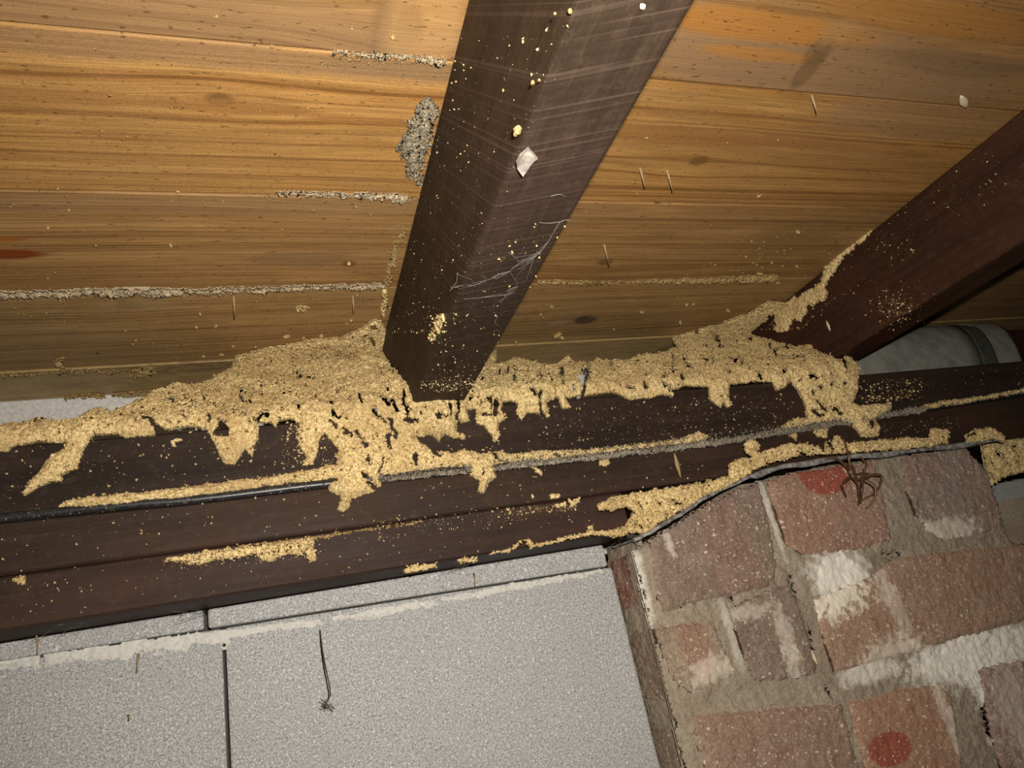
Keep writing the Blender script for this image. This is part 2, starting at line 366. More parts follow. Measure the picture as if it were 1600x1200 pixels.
for i in range(len(seams) - 1):
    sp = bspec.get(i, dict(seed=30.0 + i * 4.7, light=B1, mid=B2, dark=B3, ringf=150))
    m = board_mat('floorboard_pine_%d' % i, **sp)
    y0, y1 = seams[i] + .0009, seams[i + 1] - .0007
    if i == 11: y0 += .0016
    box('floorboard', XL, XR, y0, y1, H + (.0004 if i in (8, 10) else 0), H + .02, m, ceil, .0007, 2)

wb = tag(box('wall_back', XL, XR, YW + .095, YB - .005, GZ, ZBOT - .002, M['mortar']), 'pale concrete block wall under the timber plates', None, None, 'structure')
tag(box('wall_outer', XL, XR, YB, YB + .03, GZ, H + .034, M['outer']), 'light grey outer wall glimpsed above the plate', None, None, 'structure')
xj = -.078 * YW
def zjoint(x): return .0605 + (.0530 - .0605) * (x + .19) / .46
def block(x0, x1, z0, z1, y):
    bm = box_bm(x0, x1, y, YW + .09, 0, 1, 0)
    for v in bm.verts:
        f = z1 if v.co.z > .5 else z0; v.co.z = f(v.co.x) if callable(f) else f
    bmesh.ops.bevel(bm, geom=bm.edges[:], offset=.002, segments=2, affect='EDGES', profile=.5)
    return mesh_bm('concrete_block', bm, M['block'], wb)
for (a, b) in ((XL, -.39), (-.388, xj - .0011), (xj + .0011, .277), (.745, 1.05), (1.053, XR)):
    block(a, b, -.235, (lambda x: zjoint(x) - .0004) if a < .5 else ZBOT - .004, YW); block(a, b, GZ, -.240, YW)
xu = float(hy(322, 962, YW)[0])
for (a, b) in ((XL, -.40), (-.398, xu - .0014), (xu + .0014, .272)):
    block(a, b, lambda x: zjoint(x) + .0006, ZBOT - .0008, YW - .0035)

# ------------------------------------------------------------------ timbers
def zc(px, py): return float(hy(px, py, YP)[2])
cab_px = [(-260, 838), (0, 811), (300, 782), (500, 758), (640, 744), (800, 728), (1100, 694), (1300, 662), (1600, 615), (1760, 592)]
cab = [(float(hy(x, y, YP)[0]), zc(x, y)) for x, y in cab_px]
cab[0] = (XL, cab[1][1]); cab.append((XR, cab[-1][1] + .004))
def bar_thing(name, secs, y0, y1, mat, label, cat='timber'):
    return tag(bar(name, secs, y0, y1, mat), label, cat)
tp = bar_thing('wall_plate', [(x, z + .0022, ZPT) for x, z in cab], YP, YP + .10, M['plate'], 'upper dark timber plate smeared with mud, directly under the joists')
br = bar_thing('bearer_timber', [(x, ZL2 + .0006, z - .0022) for x, z in cab], YP, YP + .10, M['bearer'], 'reddish brown timber just below the black cable')
bt = bar_thing('packing_timber', [(XL, ZBOT, ZL2 - .0006), (0, ZBOT, ZL2 - .0006), (.276, ZBOT, ZL2 - .0006)], YP - .003, YP + .10, M['batten'], 'lowest timber resting on the concrete blocks beside the pier')
j1 = tag(box('floor_joist', XJ1, XJ1 + WJ1, -.75, YB - .003, ZJ1, H - .0002, M['joist'], None, .003, 3), 'dark joist with cobwebs and saw marks ending in the main mud heap', 'joist', 'floor joists under the boards')
j2 = tag(box('floor_joist', XJ2, XJ2 + WJ2, -.75, YB - .003, ZJ2, H - .0002, M['joist2'], None, .003, 3), 'dark red-brown joist with white husks above the brick pier', 'joist', 'floor joists under the boards')
for x0, w, zz in ((XJ1, WJ1, ZJ1), (XJ2, WJ2, ZJ2)):
    pk = box('joist_packer', x0 + .004, x0 + w - .004, YP + .02, YP + .09, ZPT, zz, M['plate'])
    tag(pk, 'thin timber packer under the %s joist' % ('cobwebbed' if x0 < .3 else 'red-brown'), 'packer')

# black cable in the groove
cp = smooth_pts([(x, YP - .0008, z + .0002) for x, z in cab], 10)
bm = bmesh.new(); tube_bm(bm, cp, .0034, None, 10)
tag(mesh_bm('electrical_cable', bm, M['cable'], None, True), 'thin black cable lying in the groove between the dark timbers', 'cable')

# ------------------------------------------------------------------ crust generator (mud, mortar, bricks): a thick ragged slab on a real surface
def inpoly(px, py, poly):
    P = np.asarray(poly, float); x1, y1 = P[:, 0], P[:, 1]; x2, y2 = np.roll(x1, -1), np.roll(y1, -1)
    r = np.zeros(px.shape, bool)
    bb = (px >= x1.min()) & (px <= x1.max()) & (py >= y1.min()) & (py <= y1.max())
    qx, qy = px[bb], py[bb]; q = np.zeros(qx.shape, bool)
    for a, b, c, d in zip(x1, y1, x2, y2):
        if b == d: continue
        q ^= ((b > qy) != (d > qy)) & (qx < (c - a) * (qy - b) / (d - b) + a)
    r[bb] = q; return r
def instroke(px, py, st):
    ox = (fbm(px * .11, py * .11, 2, 301) - .5) * 9 + (vn(px * .45, py * .45, 305) - .5) * 3
    oy = (fbm(px * .11, py * .11, 2, 303) - .5) * 9 + (vn(px * .45, py * .45, 307) - .5) * 3
    px = px + ox; py = py + oy
    r = np.zeros(px.shape, bool)
    for (a, b, c, d, w) in st:
        bb = (px > min(a, c) - w) & (px < max(a, c) + w) & (py > min(b, d) - w) & (py < max(b, d) + w)
        if not bb.any(): continue
        qx, qy = px[bb], py[bb]; l2 = (c - a) ** 2 + (d - b) ** 2 + 1e-9
        t = np.clip(((qx - a) * (c - a) + (qy - b) * (d - b)) / l2, 0, 1)
        ww = w * (0.35 + 1.4 * vn(qx * .22, qy * .22, 5))
        r[bb] |= np.hypot(qx - a - t * (c - a), qy - b - t * (d - b)) < ww
    return r
class Front:                       # vertical plane facing the camera, (u, v) = (X, Z)
    def __init__(s, Y): s.Y = Y
    def pn(s, U, V): return np.stack([U, np.full_like(U, s.Y), V], -1), np.broadcast_to(np.array([0., -1, 0]), U.shape + (3,))
    def hit(s, x, y): p = hy(x, y, s.Y); return p[0], p[2]
class Under:                       # underside of the boards, (u, v) = (X, Y)
    def __init__(s, Z): s.Z = Z
    def pn(s, U, V): return np.stack([U, V, np.full_like(U, s.Z)], -1), np.broadcast_to(np.array([0., 0, -1]), U.shape + (3,))
    def hit(s, x, y): p = hz(x, y, s.Z); return p[0], p[1]
class Side:                        # vertical plane facing -X, (u, v) = (Y, Z)
    def __init__(s, X): s.X = X
    def pn(s, U, V): return np.stack([np.full_like(U, s.X), U, V], -1), np.broadcast_to(np.array([-1., 0, 0]), U.shape + (3,))
    def hit(s, x, y): p = hx(x, y, s.X); return p[1], p[2]
class Fillet:                      # boards -> sloping fill -> plate front, (u, v) = (X, arc length)
    def __init__(s, off=0.0):
        P = [(.56, H - .0003), (.655, H - .0003), (YP - .0003, ZPT + .006), (YP - .0003, .11)]
        pts = []
        for (a, b), (c, d) in zip(P[:-1], P[1:]):
            k = int(math.hypot(c - a, d - b) / .0005)
            pts += [(a + (c - a) * i / k, b + (d - b) * i / k) for i in range(k)]
        Q = np.array(pts); K = 31; ker = np.ones(K) / K
        pad = np.vstack([np.repeat(Q[:1], K // 2, 0), Q, np.repeat(Q[-1:], K // 2, 0)])
        Q = np.stack([np.convolve(pad[:, 0], ker, 'valid'), np.convolve(pad[:, 1], ker, 'valid')], 1)
        s.S = np.concatenate([[0], np.cumsum(np.hypot(*np.diff(Q, axis=0).T))]); s.Q = Q; s.L = s.S[-1]
        T = np.gradient(Q, axis=0); T /= np.linalg.norm(T, axis=1)[:, None]
        s.N = np.stack([T[:, 1], -T[:, 0]], 1)
        if s.N[0, 1] > 0: s.N = -s.N
        s.off = off
    def pn(s, U, V):
        y = np.interp(V, s.S, s.Q[:, 0]); z = np.interp(V, s.S, s.Q[:, 1]); ny = np.interp(V, s.S, s.N[:, 0]); nz = np.interp(V, s.S, s.N[:, 1])
        N = np.stack([np.zeros_like(U), ny, nz], -1); N /= np.linalg.norm(N, axis=-1, keepdims=True)
        P = np.stack([U, y, z], -1); return P + N * s.off, N
def crust(name, surf, polys, mat, parent=None, pitch=.0008, thick=.004, holes=(), rag=2.0, rise=3.0, rough=.5, grain=.0003, seed=0,
          rng=None, hmap=None, back=.0012, edge=.25, smooth=False, lift=None, pellets=0):
    if rng is None:
        hh = np.array([surf.hit(x, y) for p in polys for x, y in p]); m = .004
        rng = (hh[:, 0].min() - m, hh[:, 0].max() + m, hh[:, 1].min() - m, hh[:, 1].max() + m)
    u = np.arange(rng[0], rng[1], pitch); v = np.arange(rng[2], rng[3], pitch)
    U, V = np.meshgrid(u, v, indexing='ij'); P, N = surf.pn(U, V)
    px, py = proj(P + N * thick * .6)
    jx = (fbm(U * 130, V * 130, 2, seed) - .5) * 2.2 * rag + (vn(U * 700, V * 700, seed + 3) - .5) * 1.6 * rag
    jy = (fbm(U * 130, V * 130, 2, seed + 8) - .5) * 2.2 * rag + (vn(U * 700, V * 700, seed + 5) - .5) * 1.6 * rag
    mk = np.zeros(U.shape, bool)
    for p in polys: mk |= inpoly(px + jx, py + jy, p)
    if lift is not None:
        dl = np.zeros(U.shape); m = mk.copy()
        for k in range(36):
            e = m.copy(); e[1:] &= m[:-1]; e[:-1] &= m[1:]; e[:, 1:] &= m[:, :-1]; e[:, :-1] &= m[:, 1:]; m = e; dl += m
        LF = lift(px, py) * (1 - np.exp(-dl / 7.0)) * (.55 + .9 * fbm(U * 60, V * 60, 2, seed + 77)) + .0004
        P = P + N * LF[..., None]
    if len(holes):
        mk &= ~instroke(px + jx * .4, py + jy * .4, [h for h in holes if isinstance(h, tuple)])
        for h in holes:
            if isinstance(h, list): mk &= ~inpoly(px + jx * .5, py + jy * .5, h)
    Qm = mk[:-1, :-1] & mk[1:, :-1] & mk[:-1, 1:] & mk[1:, 1:]
    if not Qm.any(): return None
    d = np.zeros(U.shape); m = mk.copy()
    for k in range(14):
        e = m.copy(); e[1:] &= m[:-1]; e[:-1] &= m[1:]; e[:, 1:] &= m[:, :-1]; e[:, :-1] &= m[:, 1:]; m = e; d += m
    if hmap is not None: tm = hmap(px, py) * thick
    else: tm = thick
    lump = fbm(U * 90, V * 90, 3, seed + 21); ridg = np.abs(fbm(U * 220, V * 220, 2, seed + 31) - .5) * 2
    crumb = vn(U * 430, V * 430, seed + 33) * .5 + vn(U * 800, V * 800, seed + 35) * .5
    h = tm * (edge + (1 - edge) * (1 - np.exp(-d / rise))) * (1 - rough + rough * 1.5 * lump - rough * .35 * ridg + rough * 1.5 * (crumb - .5))
    h = np.maximum(h + (vn(U / pitch * .55, V / pitch * .55, seed + 41) - .5) * 2 * grain + (vn(U / pitch * .3, V / pitch * .3, seed + 43) - .5) * 2.4 * grain, .0003)
    top = P + N * h[..., None]; bot = P - N * back * 0.2
    top = top + (RNG.random(top.shape) - .5) * pitch * .35
    used = np.zeros(U.shape, bool); used[:-1, :-1] |= Qm; used[1:, :-1] |= Qm; used[:-1, 1:] |= Qm; used[1:, 1:] |= Qm
    idx = -np.ones(U.shape, np.int64); nn = used.sum(); idx[used] = np.arange(nn)
    i, j = np.nonzero(Qm)
    F = np.stack([idx[i, j], idx[i + 1, j], idx[i + 1, j + 1], idx[i, j + 1]], 1)
    Fb = F[:, ::-1] + nn
    sk = []
    Qp = np.pad(Qm, 1)
    for di, dj, a, b in ((-1, 0, (0, 1), (0, 0)), (1, 0, (1, 0), (1, 1)), (0, -1, (0, 0), (1, 0)), (0, 1, (1, 1), (0, 1))):
        nb = Qp[1 + di:Qp.shape[0] - 1 + di, 1 + dj:Qp.shape[1] - 1 + dj]
        ii, jj = np.nonzero(Qm & ~nb)
        e0 = idx[ii + a[0], jj + a[1]]; e1 = idx[ii + b[0], jj + b[1]]
        sk.append(np.stack([e0, e1, e1 + nn, e0 + nn], 1))
    F = np.vstack([F, Fb] + sk)
    # orientation: top face normal must follow N
    f0 = F[0]; VV = np.vstack([top[used], bot[used]])
    nrm = np.cross(VV[f0[1]] - VV[f0[0]], VV[f0[2]] - VV[f0[0]])
    if nrm @ N[i[0], j[0]] < 0: F = F[:, ::-1]
    ob_ = mesh_np(name, VV, F, mat, parent, smooth)
    if pellets:
        r_ = np.random.default_rng(seed + 500); tv = top[used]; nv = N[used]; dv = d[used]
        pr = np.where(dv < 2, 1.0, .25); pick = r_.choice(len(tv), pellets, p=pr / pr.sum())
        base = np.array([[1, 1, 1], [1, -1, -1], [-1, 1, -1], [-1, -1, 1], [.2, .3, -1.3], [-.9, .9, .9]]) * .7
        f = np.array([[0, 1, 2], [0, 3, 1], [0, 5, 3], [0, 2, 5], [1, 4, 2], [1, 3, 4], [3, 5, 4], [5, 2, 4]])
        sz = .0005 + .0011 * r_.random(pellets) ** 2.5
        q = r_.normal(size=(pellets, 3, 3)); q = np.linalg.qr(q)[0]
        G = base[None] * (.6 + .8 * r_.random((pellets, 6, 3))); G = np.matmul(G, q) * sz[:, None, None]
        G = G + (tv[pick] + nv[pick] * (sz * .35)[:, None] + r_.normal(size=(pellets, 3)) * .0003)[:, None, :]
        o_ = mesh_np('crumbs', G.reshape(-1, 3), (f[None] + (np.arange(pellets) * 6)[:, None, None]).reshape(-1, 3), mat, parent or ob_)
        o_['kind'] = 'stuff'
    return ob_
def cr(ox, oy, s, *st, w=2.1):       # strokes read in an enlarged crop
    out = []
    for q in st:
        if len(q) == 2: q = (q[0], q[1], q[0] + 6, q[1] + 6)
        for k in range(0, len(q) - 2, 2):
            out.append((ox + q[k] / s, oy + q[k + 1] / s, ox + q[k + 2] / s, oy + q[k + 3] / s, w))
    return out

# ------------------------------------------------------------------ main termite mud
main_poly = [(-60, 680), (0, 671), (40, 664), (60, 660), (90, 662), (124, 660), (132, 646), (156, 642), (180, 648), (196, 642), (220, 630), (238, 615), (274, 607), (321, 602), (339, 591),
 (360, 581), (367, 559), (396, 549), (433, 542), (461, 538), (479, 532), (531, 529), (559, 516), (584, 501), (597, 503), (603, 517), (618, 540), (636, 559), (644, 577), (663, 587), (663, 602), (680, 611), (692, 617),
 (704, 616), (724, 602), (734, 591), (749, 568), (760, 546), (775, 551), (773, 576), (790, 576), (796, 572), (809, 568), (827, 576), (846, 581), (865, 581), (887, 566), (899, 577), (921, 577),
 (935, 567), (944, 575), (991, 571), (1002, 564), (1019, 566), (1047, 556), (1062, 545), (1050, 530), (1094, 514), (1128, 507), (1134, 501), (1171, 490), (1212, 464), (1231, 447), (1220, 434), (1250, 428), (1269, 411), (1297, 404),
 (1290, 432), (1280, 452), (1254, 469), (1231, 490), (1212, 494), (1205, 507), (1212, 514), (1239, 520), (1261, 529), (1287, 524), (1302, 522), (1317, 535), (1334, 527), (1362, 529), (1383, 527), (1383, 539), (1362, 542),
 (1346, 541), (1346, 559), (1331, 567), (1344, 580), (1340, 589), (1342, 607), (1331, 631), (1342, 635), (1391, 629), (1392, 641), (1381, 648), (1366, 656), (1374, 672), (1372, 682), (1344, 680), (1332, 665), (1306, 659), (1269, 665), (1222, 671),
 (1220, 665), (1242, 654), (1261, 654), (1259, 635), (1246, 609), (1235, 596), (1229, 603), (1218, 611), (1212, 611), (1207, 597), (1179, 596), (1141, 601), (1137, 620), (1145, 635), (1137, 637), (1130, 629), (1126, 637), (1109, 626), (1107, 604),
 (1072, 603), (1051, 609), (1051, 622), (1036, 616), (1016, 622), (984, 626), (957, 612), (914, 618), (884, 622), (891, 637), (878, 639), (871, 622), (854, 628), (859, 651), (852, 658), (842, 649), (824, 645), (816, 656), (805, 641), (809, 630), (801, 626),
 (786, 628), (782, 641), (794, 652), (779, 662), (782, 681), (775, 690), (756, 666), (743, 662), (743, 639), (730, 641), (734, 658), (721, 662), (713, 652), (715, 675), (728, 679), (728, 688), (707, 684), (696, 679), (687, 692), (674, 681), (651, 682), (659, 694), (677, 703),
 (706, 707), (724, 701), (752, 709), (779, 703), (799, 709), (824, 707), (846, 703), (878, 703), (940, 700), (982, 695), (1057, 686), (1092, 674), (1109, 682), (1100, 690), (1040, 697), (984, 704), (940, 710), (865, 720), (827, 722), (773, 727),
 (775, 746), (762, 756), (760, 766), (755, 772), (746, 769), (748, 752), (732, 743), (732, 731), (687, 730), (640, 741), (598, 744), (596, 759), (587, 768), (551, 779), (544, 794), (536, 800), (525, 796), (532, 781), (530, 776), (514, 766), (512, 757), (528, 748), (510, 749),
 (420, 760), (300, 777), (200, 789), (140, 795), (90, 793), (96, 784), (112, 780), (180, 772), (260, 764), (300, 758), (420, 744), (476, 734), (525, 725), (529, 702), (514, 687), (508, 678), (501, 686), (491, 725), (472, 727), (480, 714), (469, 701), (461, 680), (469, 661), (454, 654), (437, 657),
 (429, 669), (422, 660), (403, 660), (405, 682), (399, 695), (396, 716), (382, 702), (369, 725), (349, 725), (337, 699), (330, 686), (321, 669), (300, 667), (259, 671), (240, 681), (196, 684), (180, 678), (148, 678), (134, 700), (120, 732), (98, 742), (96, 754), (86, 752), (64, 760), (40, 774), (34, 770),
 (40, 760), (56, 740), (80, 710), (100, 700), (100, 692), (84, 692), (56, 690), (18, 698), (14, 706), (0, 704), (-60, 710)]
S = 16 / 3.0
H_ = []
H_ += cr(400, 480, S, (500, 410, 550, 465), (740, 440, 820, 440), (840, 370, 940, 410), (250, 605, 330, 590), (330, 600, 365, 635), (390, 580), (410, 615, 490, 655), (90, 680, 150, 680), (170, 665, 195, 690), (30, 685, 55, 710), (210, 750, 235, 770), (290, 740, 292, 770), (690, 730, 710, 735),
         (850, 790, 890, 850), (760, 800), (985, 795), (1010, 800, 1100, 870), (1130, 840, 1180, 900), (1220, 790, 1260, 940), (1240, 970, 1320, 985), (1290, 710, 1320, 780), (1330, 750, 1380, 800), (980, 890, 1060, 960), (1100, 950, 1160, 1100), (610, 965, 680, 1010), (740, 1040, 790, 1100), (830, 1065, 880, 1110), (870, 1150, 910, 1175),
         (1090, 1100, 1100, 1170), (1125, 490, 1140, 620), (1220, 540, 1240, 600), (1170, 640, 1250, 640), (1040, 660), (1480, 950, 1560, 940), (330, 850, 360, 880), (590, 830, 630, 860), (640, 910, 680, 930), (930, 200, 970, 290), (880, 390, 940, 410), (1030, 390), (1080, 390, 1130, 430), (1150, 440), (960, 140, 1010, 165), (450, 480), (640, 400, 660, 430))
H_ += cr(640, 540, S, (380, 480, 395, 560, 400, 690), (310, 520, 320, 590), (590, 590, 660, 590), (640, 470, 665, 530), (1060, 440, 1090, 560, 1130, 620), (1000, 430, 1060, 440), (850, 320, 860, 350), (810, 220, 815, 290), (740, 230, 750, 290), (1090, 260, 1085, 370), (1160, 300, 1190, 350), (1260, 230, 1270, 290), (1480, 180, 1470, 320), (1400, 280), (1560, 270),
         (1440, 360, 1445, 410), (270, 450, 265, 510), (200, 640, 270, 620), (500, 360, 600, 350), (920, 270), (640, 330), (170, 850, 215, 920), (690, 910, 715, 950), (1200, 910, 1250, 960), (600, 1040, 610, 1080), (870, 240, 880, 260), (1000, 260))
H_ += cr(640, 540, S, (705, 490, 715, 580), (1440, 240, 1450, 310), w=4.0)
H_ += cr(860, 500, S, (400, 390), (390, 490), (1015, 320, 1020, 470), (1110, 350, 1170, 440), (1090, 490, 1100, 510), (1380, 130, 1410, 260), (1290, 400), (1410, 370), (1350, 380), (1460, 410), (1540, 340, 1540, 390), (940, 460, 940, 500), (960, 400), (780, 530, 785, 570), (1300, 350, 1240, 360), (1200, 150, 1220, 90), (1290, 240),
         (500, 400, 520, 420), (660, 380, 730, 385), (580, 390, 630, 400), (640, 580, 690, 580), (930, 550, 1010, 600), (1490, 350), (1480, 450))
H_ += cr(1100, 400, S, (490, 650, 540, 700), (520, 760, 540, 800), (590, 820, 600, 880, 660, 885), (950, 825, 1000, 890, 1080, 900), (1090, 910, 1110, 930), (1140, 920, 1150, 990), (1050, 730, 1110, 750), (820, 700), (690, 800), (850, 1020, 910, 1050), (880, 1160), (240, 680), (370, 720), (430, 830), (90, 690, 130, 790), (455, 990, 465, 1020), (650, 985), (530, 480, 545, 570), (620, 180, 690, 220), (890, 90, 930, 120), (1250, 700, 1300, 740), (80, 910), (120, 910), (180, 940), (205, 880), (255, 880, 255, 920), (20, 930))
H_ += cr(1100, 400, S, (660, 912, 815, 908), w=2.6)
H_ += cr(1100, 560, S, (930, 375, 985, 430), (1375, 545, 1380, 570), w=4.2) + cr(1100, 560, S, (880, 430, 970, 500), (1070, 440, 1140, 470), (880, 300, 900, 320), (940, 265), (1290, 525, 1320, 540))
H_ += cr(420, 620, S, (510, 220, 570, 270), (770, 660, 850, 700), (840, 740, 880, 775), (950, 540, 930, 640), (1200, 500, 1225, 580), (1380, 440, 1410, 500), (990, 350, 995, 430), (820, 510, 830, 560))
H_ += cr(180, 480, S, (1020, 740, 1090, 760), (1060, 790, 1075, 830), (730, 750, 745, 820), (450, 800, 510, 850), (560, 860, 700, 880), (240, 960, 380, 1030), (1120, 830, 1130, 860), (220, 840, 235, 870), (1160, 950, 1280, 905), (780, 930, 790, 970), (600, 800), (975, 905), (570, 920, 590, 960), (1010, 720), (660, 780))
H_.append([(333, 680), (345, 661), (358, 672), (357, 685), (345, 683)])
H_.append([(1205, 508), (1212, 520), (1235, 524), (1231, 535), (1220, 543), (1211, 539), (1213, 528)])
H_.append([(900, 596), (904, 590), (912, 594), (918, 584), (922, 576), (918, 596), (915, 606), (906, 606)])
rr = random.Random(3)
for k in range(150):                                   # small extra pits where the crust is crumbly
    x, y = rr.choice([(rr.uniform(380, 660), rr.uniform(535, 690)), (rr.uniform(680, 1000), rr.uniform(575, 640)), (rr.uniform(1010, 1330), rr.uniform(520, 610)), (rr.uniform(30, 400), rr.uniform(620, 680))])
    a = rr.uniform(0, 6.3); l = rr.uniform(0, 4.5)
    H_.append((x, y, x + l * math.cos(a), y + l * math.sin(a), rr.uniform(.8, 1.4)))
def hm(px, py):                                        # how far the hollow crust bulges from what carries it
    g = lambda x, y, rx, ry, a: a * np.exp(-((px - x) / rx) ** 2 - ((py - y) / ry) ** 2)
    thin = 1 - .85 * np.exp(-((px - 480) / 130) ** 2 - ((py - 545) / 26) ** 2) - .6 * np.exp(-((px - 1160) / 80) ** 2 - ((py - 500) / 40) ** 2)
    return .005 * (np.clip(thin, .1, 1) + g(670, 640, 70, 50, 1.6) + g(600, 590, 60, 50, .9) + g(1290, 555, 55, 40, 1.3) + g(820, 605, 80, 30, .7) + g(555, 760, 50, 40, .6) + g(1352, 660, 30, 30, .6) + g(754, 740, 30, 30, .6))
fil = Fillet()
root = empty('termite_mud', (.1, YP, ZPT))
tag(root, 'crusty yellow termite mud heaped around the joist ends and running down the upper plate', 'termite mud')
xr = (float(hy(-50, 700, YP)[0]), .63)
main_poly = [(x, y - (7 if (780 < x < 1050 and 555 < y < 590) else 0)) for x, y in main_poly]
crust('mud_crust', fil, [main_poly], M['mud'], root, .00056, .0026, H_, 1.5, 1.2, .75, .00033, 1, (xr[0], xr[1], .002, fil.L - .002), None, edge=.70, lift=hm, pellets=9000)
if True:
    # mud clinging to the red-brown joist
    crust('joist_smear', Side(XJ2 - .0002), [[(1283, 425), (1300, 402), (1340, 370), (1362, 350), (1366, 356), (1345, 380), (1320, 398), (1306, 420), (1292, 440), (1286, 470), (1262, 480), (1250, 505), (1236, 500), (1228, 520), (1206, 520), (1208, 490), (1230, 470), (1262, 452), (1278, 440)]], M['mud'], root, .0008, .0035, (), 3.5, 2, .6, .0004, 3)

def patch(polys, surf, thick, label, mat='mud_bright', seed=0, pitch=.0007, rag=1.8, holes=(), rise=2.5, name='mud_patch', group=None, **k):
    polys = polys if isinstance(polys[0], list) else [polys]
    if len(polys) > 1 and not group: group = 'small mud scraps'
    for q, pl in enumerate(polys):
        ar = abs(sum(x1 * y2 - x2 * y1 for (x1, y1), (x2, y2) in zip(pl, pl[1:] + pl[:1]))) / 2
        o = crust(name, surf, [pl], M[mat], None, pitch, thick, holes, rag, rise, .6, .0004, seed + q, pellets=int(ar / 9) if ar > 150 else 0, **k)
        if o: tag(o, label if isinstance(label, str) else label[q], 'mud patch' if name == 'mud_patch' else 'mud', group)
FB = Front(YP - .0033)
patch([(245, 876), (275, 868), (330, 860), (400, 852), (445, 845), (490, 841), (493, 875), (484, 878), (478, 862), (455, 865), (435, 868), (425, 877), (408, 875), (400, 865), (370, 872), (335, 876), (313, 880), (290, 880)], FB, .0045, 'long crusty mud streak with a small downturned end on the lowest timber', seed=11)
patch([(935, 795), (935, 787), (954, 776), (1008, 767), (1062, 758), (1095, 753), (1119, 750), (1110, 774), (1086, 787), (1041, 811), (1017, 829), (1013, 836), (987, 832), (961, 839), (930, 835), (893, 842), (847, 853), (830, 856), (822, 846), (812, 848), (807, 858), (764, 868), (764, 864), (800, 855), (812, 842), (828, 842), (834, 850), (890, 837), (922, 830), (916, 821), (924, 822), (930, 829), (945, 829), (975, 822), (985, 809), (991, 801), (979, 792), (967, 795), (959, 799)],
      Front(YQ - .006), .0035, 'broad wedge of mud between the lowest timber and the bent metal cap', 'mud', 12, holes=cr(900, 700, 4.615, (455, 395, 485, 445), (700, 370, 770, 405), (430, 540, 490, 570), (600, 400), w=1.6))
patch([(1097, 775), (1100, 754), (1119, 748), (1137, 742), (1140, 725), (1158, 714), (1178, 714), (1167, 705), (1165, 690), (1175, 684), (1188, 690), (1190, 700), (1186, 706), (1198, 703), (1230, 692), (1258, 692), (1280, 698), (1290, 705), (1290, 690), (1304, 688), (1306, 679), (1312, 678), (1320, 690), (1340, 690), (1400, 684), (1455, 682), (1457, 667), (1483, 671), (1484, 692), (1440, 699), (1400, 702), (1340, 706), (1300, 708), (1250, 712), (1210, 721), (1185, 732), (1150, 752), (1120, 768)],
      Front(YQ - .011), .004, 'ridge of mud piled along the top of the metal cap', 'mud', 13, holes=cr(1100, 560, S, (1060, 710, 1075, 760), (810, 780, 840, 790), (440, 750, 480, 760), w=1.7))
patch([(1508, 680), (1520, 672), (1550, 667), (1565, 675), (1572, 690), (1555, 688), (1530, 692), (1512, 692)], Front(YQ - .010), .004, 'separate mud lump at the far end of the metal cap', 'mud', 14, holes=[(1515, 680, 1524, 677, 2.0)])
patch([(1535, 690), (1600, 682), (1680, 670), (1680, 722), (1600, 738), (1575, 742), (1555, 757), (1545, 740), (1540, 715)], Front(YP + .012), .007, 'brown pitted mud filling the gap beyond the pier brick', 'mud', 15, pitch=.0009, holes=[(1560, 705, 1566, 711, 2), (1585, 700, 1592, 694, 2), (1575, 722, 1580, 726, 2), (1550, 722, 1554, 726, 1.6), (1590, 720, 1596, 722, 1.6)])
patch([(1440, 633), (1480, 624), (1540, 617), (1600, 607), (1640, 600), (1640, 606), (1600, 613), (1540, 623), (1480, 633), (1450, 638)], Front(YP - .004), .005, 'narrow mud ridge on the cable past the red-brown joist', 'mud', 16)
patch([(628, 890), (640, 884), (682, 878), (683, 886), (655, 893), (632, 896)], Front(YP - .0045), .005, 'small oblong mud lump on the underside edge of the lowest timber, longer of two', 'mud_bright', 17)
patch([(712, 873), (745, 869), (746, 877), (720, 881)], Front(YP - .0045), .005, 'small oblong mud lump on the underside edge of the lowest timber, shorter of two', 'mud_bright', 18)
patch([(936, 718), (954, 714), (953, 726), (944, 730), (937, 726)], Front(YP - .0003), .003, 'square mud dab just below the cable', 'mud', 19)
patch([[(832, 728), (838, 726), (848, 736), (846, 745), (838, 738)], [(832, 742), (840, 742), (838, 748)]], Front(YP - .0003), .003, ['hooked mud curl hanging just below the cable', 'tiny mud speck under the hooked mud curl'], 'mud', 20)
patch([[(866, 786), (884, 782), (888, 790), (870, 793)], [(888, 780), (906, 776), (909, 784), (893, 790)]], Front(YP - .0035), .004, ['flat oval mud flake in the joint above the lowest timber', 'taller lumpy mud flake beside the flat oval one'], 'mud_bright', 21)
patch([[(858, 770), (874, 769), (877, 776), (862, 780)], [(828, 772), (836, 772), (834, 779)]], Front(YP - .0003), .003, ['larger mud dab on the reddish timber above the flat oval flake', 'smaller mud dab on the reddish timber beside the larger dab'], 'mud_bright', 22)
patch([[(20, 902), (34, 898), (40, 902), (38, 912), (26, 914)]], Front(YP - .0033), .003, 'mud dab at the joint of the lowest timber far from the pier', 'mud', 23)
patch([[(1268, 670), (1295, 665), (1294, 684), (1280, 684)], [(1344, 668), (1372, 672), (1370, 684), (1345, 683)], [(1232, 680), (1248, 676), (1247, 690), (1243, 686)]], Front(YP - .0003), .0025, ['square mud smear between the cable and the spider', 'mud smear beside the foot of the mud under the red-brown joist', 'small hooked mud scrap between cable and metal cap'], 'mud', 24)
patch([[(310, 862), (318, 860), (640, 817), (660, 812), (662, 816), (630, 822), (560, 831), (500, 842)]], FB, .0012, 'hair-thin line of mud along the top of the lowest timber', 'mud_film', 25, rag=1.2)
